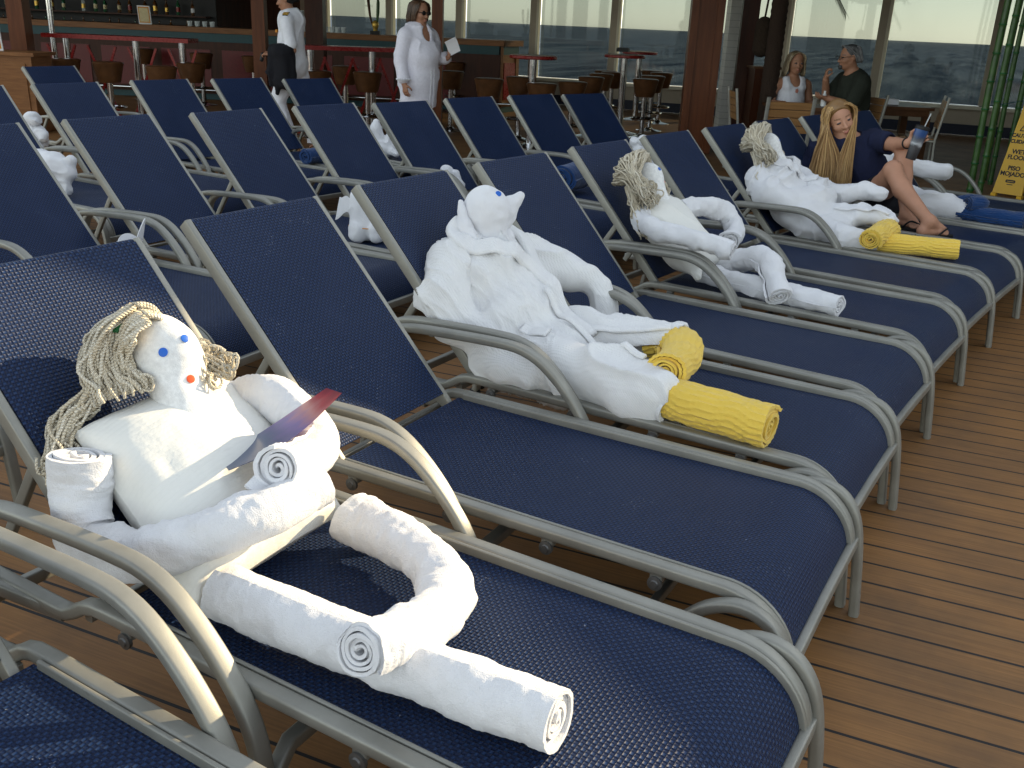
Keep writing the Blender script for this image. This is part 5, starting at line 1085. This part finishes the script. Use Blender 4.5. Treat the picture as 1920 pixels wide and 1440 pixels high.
# ------------------------------------------------------------------ dining furniture by the window
def teak_chair(label, p, rz):
    t = thing('teak_chair', label, 'chair', p, rz, 'teak and grey metal dining chairs')          # local: x ahead, y left
    for s in (-1, 1):
        MB().tube([(-.22, s*.225, 0), (-.20, s*.225, .44), (-.27, s*.225, .90)], rrect(.026, .036, .006), (0, 1, 0)).build('rear_leg', M['metal'], t); MB().tube([(.22, s*.225, 0), (.21, s*.225, .45)], rrect(.026, .034, .006), (0, 1, 0)).build('front_leg', M['metal'], t)
        MB().tube([(-.20, s*.225, .43), (.21, s*.225, .44)], rrect(.024, .03, .006), (0, 1, 0)).build('seat_rail', M['metal'], t)
    for i in range(6): MB().box((-.17+.075*i, 0, .452), (.062, .42, .016)).build('seat_slat', M['teak'], t, smooth=False)
    for i in range(4): z = .60+.075*i; MB().box((-.2-(z-.44)*.152+.012, 0, z), (.016, .424, .068), ax=[(.988, 0, .15), (0, 1, 0), (-.15, 0, .988)]).build('back_slat', M['teak'], t, smooth=False)
    MB().tube([(-.205, -.22, .43), (-.205, .22, .43)], rrect(.026, .03, .006)).build('rear_rail', M['metal'], t)
    return t
cp_ = atg(1446, 9.8); ch = teak_chair('teak slatted chair with its back to the camera in front of the tank top woman', cp_, math.atan2(FV[1], FV[0])+.06)
c2 = atg(1655, 10.5); dup(ch, mn.location-Vector((*(-(RV*.95+FV*.15)*.12)[:2], 0)), mz, 'teak chair under the man in the olive shirt'); dup(ch, wo.location+Vector((*(FV*.05)[:2], 0)), wz, 'teak chair under the woman in the tank top, mostly hidden')
c3 = atg(1700, 11.0); dup(ch, c3, math.atan2(-RV[1], -RV[0])-.30, 'teak chair seen from its side at the right end of the wooden table'); c4 = atg(1400, 10.9); dup(ch, c4, math.atan2(RV[1], RV[0]), 'teak chair half hidden behind the dark brown pillar'); 
def dining(label, c, rz, w, d):
    t = thing('dining_table', label, 'table', c, rz); MB().box((0, 0, .735), (w, d, .035)).build('table_top', M['tabletop'], t, smooth=False)
    MB().box((0, 0, .68), (w-.08, d-.08, .07)).build('apron', M['tabletop'], t, smooth=False)
    for sx in (-1, 1):
        for sy in (-1, 1): MB().box((sx*(w/2-.06), sy*(d/2-.06), .33), (.08, .08, .66)).build('leg', M['tabletop'], t, smooth=False)
    return t
t1c = atg(1510, 10.75); dining('brown wooden table between the seated couple', t1c-RV*.06, VR, .9, .62); t2c = atg(1650, 11.6); dining('brown wooden table by the window right of the man', t2c, VR, .72, .8)
bt = MB().lathe((0, 0, 0), [(0, 0), (.028, 0), (.03, .01), (.03, .09), (.02, .12), (.012, .14), (.012, .16), (0, .16)], 16).build('sauce_bottle', M['white']); q = t1c+RV*.08+np.array([0, 0, .7535]); bt.location = q.tolist(); tag(bt, 'small white bottle on the table of the seated couple', 'bottle')
nk = MB().lathe((0, 0, 0), [(0, 0), (.05, 0), (.055, .004), (.06, .05), (.056, .05), (.05, .008), (0, .008)], 20).build('glass_bowl', M['clear']); q = t1c+RV*.22+np.array([0, 0, .7535]); nk.location = q.tolist(); tag(nk, 'clear glass bowl on the table of the seated couple', 'bowl')
V, F, UV = grid(8, 8, lambda u, v: (.1*u-.05, .1*v-.05, .012+.02*np.sin(4*u+3*v)*u*v), .003); nk = MB().add(V, F, UV).build('napkin', M['paper']); q = t1c+RV*.34+np.array([0, 0, .757]); nk.location = q.tolist(); tag(nk, 'crumpled white napkin at the table edge by the man', 'napkin')
bx = MB().box((0, 0, .03), (.34, .2, .06)).build('menu_tray', M['paper'], smooth=False); q = t2c-RV*.12+np.array([0, 0, .7535]); bx.location = q.tolist(); bx.rotation_euler = (0, 0, VR); tag(bx, 'white tray lying on the wooden table right of the man', 'tray')
cb_ = atg(1418, 12.2); cb = thing('waiter_station', 'dark brown low cabinet between the dark pillar and the palm trunk', 'cabinet', cb_, VR); MB().box((0, .2, .53), (.30, .4, 1.06)).build('carcass', M['wood'], cb, smooth=False); MB().box((0, .2, 1.075), (.34, .44, .03)).build('top', M['tabletop'], cb, smooth=False)
# palm: dark trunk, fronds, hanging woven float
pc = atg(1424, 11.6); pm = thing('palm_tree', 'decorative palm with a dark trunk and drooping green fronds near the window table', 'palm', pc, 0)
tr = [(0, 0, z) for z in np.linspace(0, 2.25, 60)]; MB().tube(tr, lambda t: circ(.10+.008*((t*59) % 2 > .9)-.012*t, 16)).build('trunk', M['bark'], pm)
for i in range(13):
    a = 2*pi*i/13+VR; dz_ = 0 if i == 0 else .45; L_ = R.uniform(.85, 1.1); dr = np.array([cos(a), sin(a), 0]); sdv = np.array([-sin(a), cos(a), 0]); b = MB()
    sp_ = spline([(0, 0, 2.22), tuple(dr*L_*.35+np.array([0, 0, 2.30])), tuple(dr*L_*.62+np.array([0, 0, 1.98+dz_*.8])), tuple(dr*L_*(.72 if i else .80)+np.array([0, 0, 1.74+dz_*1.2]))], 34)
    b.tube(sp_, lambda t: circ(.010*(1-.7*t), 6))
    for j in range(3, 34):
        for s in (-1, 1):
            tt = nrm(sp_[min(j+1, 33)]-sp_[j-1]); ll = .26*(1-.45*j/33); e = sp_[j]+nrm(sdv*s*.9+tt*.75+np.array([0, 0, -.42]))*ll; w_ = tt*.014; m__ = (sp_[j]+e)/2+np.array([0, 0, .012])
            b.add([sp_[j]-w_*.6, sp_[j]+w_*.6, m__+w_, e, m__-w_], [(0, 1, 2, 4), (4, 2, 3)])
    b.build('frond', M['palm'], pm, smooth=False)
nc = at(1432, 0, 11.2); hz_ = at(1430, 70, 11.2); fl = thing('woven_float', 'dark woven rope float hanging from a cord beside the palm trunk', 'hanging decoration', (hz_[0], hz_[1], 0), 0)
zt, zb = at(1440, 32, 11.2)[2], at(1420, 105, 11.2)[2]; g = SDF(.012); g.cap((0, 0, zt-.09), (0, 0, zb+.09), .085, .095); g.build('body', M['net'], fl, lambda V, N: .012*np.abs(np.sin(V[:, 2]*55+3*np.sin(np.arctan2(V[:, 1], V[:, 0])*4)))); MB().tube([(0, 0, zt), (.02, .02, zt+.3), (.05, .1, 2.8)], circ(.012, 8)).build('cord', M['net'], fl)
# bamboo
def bamboo(label, p, r, lean):
    t = thing('bamboo_pole', label, 'bamboo', p, R.uniform(0, 6), 'green bamboo poles by the wet floor sign'); zz = []; z = 0; P = []; rad = []
    ph = R.uniform(0, .2); nodes = [ph+.27*i for i in range(11)]
    zs = np.linspace(0, 2.85, 240); rr = np.array([r*(1+.16*max(np.exp(-((q-z_)/.010)**2) for q in nodes)-.05*min(1, max(np.exp(-((q-z_-.02)/.02)**2) for q in nodes))) for z_ in zs])
    MB().tube([(lean*z_/2.8, .02*sin(z_*1.3), z_) for z_ in zs], lambda q: circ(float(np.interp(q*2.85, zs, rr)), 14)).build('culm', M['bamboo'], t)
    for q in nodes: MB().lathe((lean*q/2.8, .02*sin(q*1.3), q), [(r*1.13, -.006), (r*1.18, 0), (r*1.13, .006)], 14).build('node_ring', M['green'], t)
    return t
for lb, u, v, r in (('thickest, leftmost', 1818, 361, .034), ('second from the left, darker', 1836, 363, .030), ('third from the left, standing slightly back', 1856, 346, .027), ('fourth from the left, just behind the sign', 1880, 347, .030), ('fifth, hidden below by the sign', 1899, 340, .027), ('rightmost, passing behind the sign', 1921, 352, .033), ('slim one between second and third', 1846, 338, .022)): bamboo('green bamboo pole, '+lb, G(u, v, 0), r, R.uniform(-.03, .03))
bw = MB().tube([G(1800, 205, .0)*0+at(1836, 200, 10.2), at(1870, 197, 10.3), at(1925, 188, 10.2)], circ(.004, 6)).build('tie_wire', M['teal']); tag(bw, 'thin teal wire tying the bamboo poles together', 'wire')
# wet floor sign
s0 = G(1861, 366, 0); s1 = G(1913, 374, 0); dv = nrm((s1-s0)*np.array([1, 1, 0])); sc_ = (s0+s1)/2; sa = math.atan2(dv[1], dv[0]); sg = thing('wet_floor_sign', 'yellow wet floor sign with black English and Spanish lettering beside the bamboo', 'sign', sc_, sa)
HS = .98; tilt = .17; wb, wt = .30, .155; ct, st_ = cos(tilt), sin(tilt)
def onp(x, h, o=0): return np.array([x, h*st_-o*ct, h*ct+o*st_])
def panel(name, flip):
    b = MB(); k = lambda x, h, o: (lambda q: q if not flip else np.array([q[0], 2*HS*st_-q[1], q[2]]))(onp(x, h, o)); ol = [(-wb/2, .03), (wb/2, .03), (wt/2, HS-.02), (wt/2-.02, HS), (-wt/2+.02, HS), (-wt/2, HS-.02)]
    V = [k(x, h, .012) for x, h in ol]+[k(x, h, -.012) for x, h in ol]; n = 6; b.add(V, [tuple(range(n)), tuple(range(2*n-1, n-1, -1))]+[(i, n+i, n+(i+1) % n, (i+1) % n) for i in range(n)])
    for x in (-wb/2+.02, wb/2-.02): b.box(k(x, .015, 0), (.05, .05, .03))
    return b.build(name, M['signy'], sg, sharp=30)
fp = panel('front_panel', False); panel('rear_panel', True)
def text(name, s, size, x, h, par, mat, bold=.004, wide=1.0):
    c = bpy.data.curves.new(name, 'FONT'); c.body = s; c.size = size; c.align_x = 'CENTER'; c.align_y = 'CENTER'; c.offset = bold; c.extrude = .0008
    o = bpy.data.objects.new(name, c); COL.objects.link(o); bpy.context.view_layer.update()
    me = bpy.data.meshes.new_from_object(o.evaluated_get(bpy.context.evaluated_depsgraph_get())); bpy.data.objects.remove(o)
    V = np.array([v.co for v in me.vertices]); 
    for v, q in zip(me.vertices, V): v.co = onp(x+q[0]*wide, h+q[1], .0135+q[2])
    me.materials.append(mat); m_ = bpy.data.objects.new(name, me); COL.objects.link(m_); m_.parent = par; return m_
for s, sz, h, w_ in (('CAUTION', .052, .615, .95), ('CUIDADO', .050, .555, .95), ('WET', .062, .455, 1.0), ('FLOOR', .060, .398, 1.0), ('PISO', .060, .290, 1.0), ('MOJADO', .060, .232, 1.0)): text('lettering', s, sz, 0, h, fp, M['ink'], .0022, w_)
b = MB()
def bar2(p, q, w_):
    p = np.array(p); q = np.array(q); d = (q-p)/np.linalg.norm(q-p); n = np.array([-d[1], d[0]])*w_/2; V = [onp(*r_, .0135) for r_ in (p-n, q-n, q+n, p+n)]; V += [v+onp(0, 0, .001)-onp(0, 0, 0) for v in V]; b.add(V, [(4, 5, 6, 7), (0, 1, 5, 4), (1, 2, 6, 5), (2, 3, 7, 6), (3, 0, 4, 7)])
for p, q in (((-.05, .665), (.05, .665)), ((.05, .665), (0, .755)), ((0, .755), (-.05, .665))): bar2(p, q, .009)
bar2((-.012, .674), (.012, .715), .010); bar2((-.022, .692), (.014, .70), .007); bar2((.012, .715), (.016, .72), .013)
b.build('warning_triangle', M['ink'], fp, smooth=False)
b = MB(); ol = [(-.042, .145), (.042, .145), (.05, .155), (.05, .165), (.042, .176), (-.042, .176), (-.05, .165), (-.05, .155)]; b.add([onp(x, h, .0138) for x, h in ol], [tuple(range(8))]); b.build('maker_badge', M['ink'], fp, smooth=False); text('badge_line', '~~~~~~', .020, 0, .160, fp, M['signy'], .001)
for v in fp.children[-1].data.vertices: v.co += Vector(onp(0, 0, .001)-onp(0, 0, 0))
b = MB(); bar2((-.03, .128), (.03, .128), .008); b.build('small_print', M['ink'], fp, smooth=False)
# ------------------------------------------------------------------ towel animals on the rear rows
def animal(name, label, p, rz, prims, mat, cat='towel animal', disp=None, sub=()):
    t = thing(name, label, cat, p, rz); g = SDF(.007)
    for q in prims: (g.ell(*q[1:]) if q[0] == 'e' else g.chain(*q[1:]))
    o = g.build('body', mat, t, disp or folds((14, 14, 14), .008, R.random()*9, (.4, .6, -.4), 26, .006)); return t, o
VZ = lambda n_=0.0: VR+n_
# bear-like figure (x: image right, y: away)
animal('towel_bear', 'white folded towel bear sitting on the third-row lounger at far left', lw(0, (0, 0, 0))*0+G(72, 282, .372), VZ(), [('e', (0, .0, .10), (.085, .075, .10), None, .03), ('e', (-.02, -.01, .235), (.065, .06, .06), None, .015), ('e', (.02, -.05, .225), (.034, .03, .028), None, .008), ('c', [(.05, -.05, .14), (.10, -.09, .12)], [.04, .036], .01), ('c', [(-.05, -.05, .14), (-.02, -.10, .12)], [.04, .036], .01), ('c', [(.03, -.06, .045), (.07, -.13, .04)], [.042, .038], .01), ('c', [(-.04, -.06, .045), (-.02, -.13, .04)], [.042, .038], .01)], M['terry2'])
animal('towel_pig', 'white towel animal with a pointed drooping ear standing on the second-row lounger', G(112, 362, .368), VZ(.0), [('c', [(-.16, .05, .17), (-.02, .0, .15), (.05, -.01, .13)], [.085, .085, .07], .03), ('c', [(.05, -.01, .15), (.085, -.03, .12)], [.06, .045], .02), ('c', [(.05, .0, .19), (.095, -.01, .195), (.115, -.015, .155)], [.022, .03, .012], .01), ('c', [(.06, -.04, .07), (.07, -.05, .03)], [.038, .032], .02), ('c', [(.0, -.05, .07), (.0, -.06, .03)], [.042, .032], .02), ('c', [(-.14, .0, .08), (-.14, .0, .035)], [.05, .04], .02)], M['terry2'])
te, eb = animal('towel_elephant', 'white towel elephant with one round ear behind the robed dog lounger', G(690, 445, .372), VZ(), [('c', [(-.01, .0, .19), (-.01, 0, .07)], [.085, .088], .02), ('c', [(.06, .02, .18), (.06, .02, .07)], [.08, .085], .015), ('c', [(-.045, -.05, .055), (-.045, -.055, .03)], [.045, .04], .015), ('c', [(.055, -.06, .05), (.055, -.065, .03)], [.05, .042], .015), ('c', [(.0, .06, .05), (.0, .06, .03)], [.05, .04], .015)], M['terry2'])
V, F, UV = grid(14, 12, lambda u, v: (-.085-.085*u*(1-.3*v), -.02+.03*u, .13+.11*v*(.6+.5*u)-.035*u+.012*np.sin(5*u)), .006); MB().add(V, F, UV).build('ear', M['terry2'], te); MB().tube([(-.095, -.04, .068), (-.01, -.098, .066), (.06, -.098, .064), (.14, -.04, .066)], circ(.0025, 6)).build('peach_band', M['orange'], te)
animal('towel_rabbit', 'white folded towel rabbit with two upright ears below the tunic woman', G(722, 292, .372), VZ(), [('e', (.0, 0, .07), (.11, .08, .075), None, .02), ('c', [(-.03, 0, .10), (-.075, .0, .22), (-.07, .0, .27)], [.055, .048, .032], .015), ('c', [(.03, 0, .10), (.055, 0, .20), (.06, 0, .25)], [.045, .04, .014], .015), ('c', [(.06, -.05, .05), (.10, -.09, .03)], [.04, .028], .015)], M['terry2'])
animal('towel_bundle', 'white knotted towel bundle behind the green-ribboned mop doll', G(1196, 318, .372), VZ(), [('e', (0, 0, .12), (.08, .07, .11), None, .02), ('e', (.02, -.03, .24), (.05, .05, .045), None, .01), ('e', (-.05, 0, .22), (.045, .045, .05), None, .01), ('e', (.075, 0, .20), (.035, .035, .045), None, .01), ('c', [(.04, -.05, .08), (.09, -.10, .07)], [.045, .042], .008), ('c', [(-.03, -.06, .08), (.02, -.11, .06)], [.05, .045], .008)], M['terry2'])
animal('towel_swan', 'white towel peeking over the back of the robed dog lounger', G(842, 352, .40), VZ(), [('c', [(-.03, 0, .0), (-.02, 0, .10)], [.06, .045], .02), ('c', [(.06, 0, .0), (.045, 0, .095)], [.05, .03], .02), ('e', (.0, 0, .02), (.11, .06, .05), None, .02)], M['terry2'])
lt = thing('towel_lotus', 'white cone-folded napkin towel sticking up behind the sunlit doll lounger', 'towel animal', G(252, 492, .372), VZ())
for a, h, w_ in ((.2, .20, .05), (2.4, .12, .06), (4.2, .11, .06)):
    V, F, UV = grid(12, 14, lambda u, v: ((w_*.4+.055*v)*np.cos(a+1.9*(u-.5))*(1-.15*v), (w_*.4+.055*v)*np.sin(a+1.9*(u-.5)), h*v*(1-1.4*(u-.5)**2)), .004); MB().add(V, F, UV).build('petal', M['terry2'], lt)
g = SDF(.007); g.ell((-.06, .02, .03), (.10, .07, .035)); g.build('base', M['terry2'], lt, folds((14, 14, 14), .008, 2, (.4, .6, -.4), 26, .006))
def blue_roll(label, p, rz, L_, r):
    t = roll('blue_towel', [(-L_/2, 0, r*.95), (0, 0, r*.98), (L_/2, 0, r*.95)], r, M['blue'], None, 4.0, 30, 3, .008, .93, hem=False); t.location = p.tolist(); t.rotation_euler = (0, 0, rz); tag(t, label, 'towel')
blue_roll('thick dark blue rolled towel standing out behind the mop doll lounger', G(1068, 358, .368), VR+1.1, .26, .105); blue_roll('small royal blue rolled towel on the third-row lounger by the officer', G(592, 308, .368), VR+1.0, .22, .07)
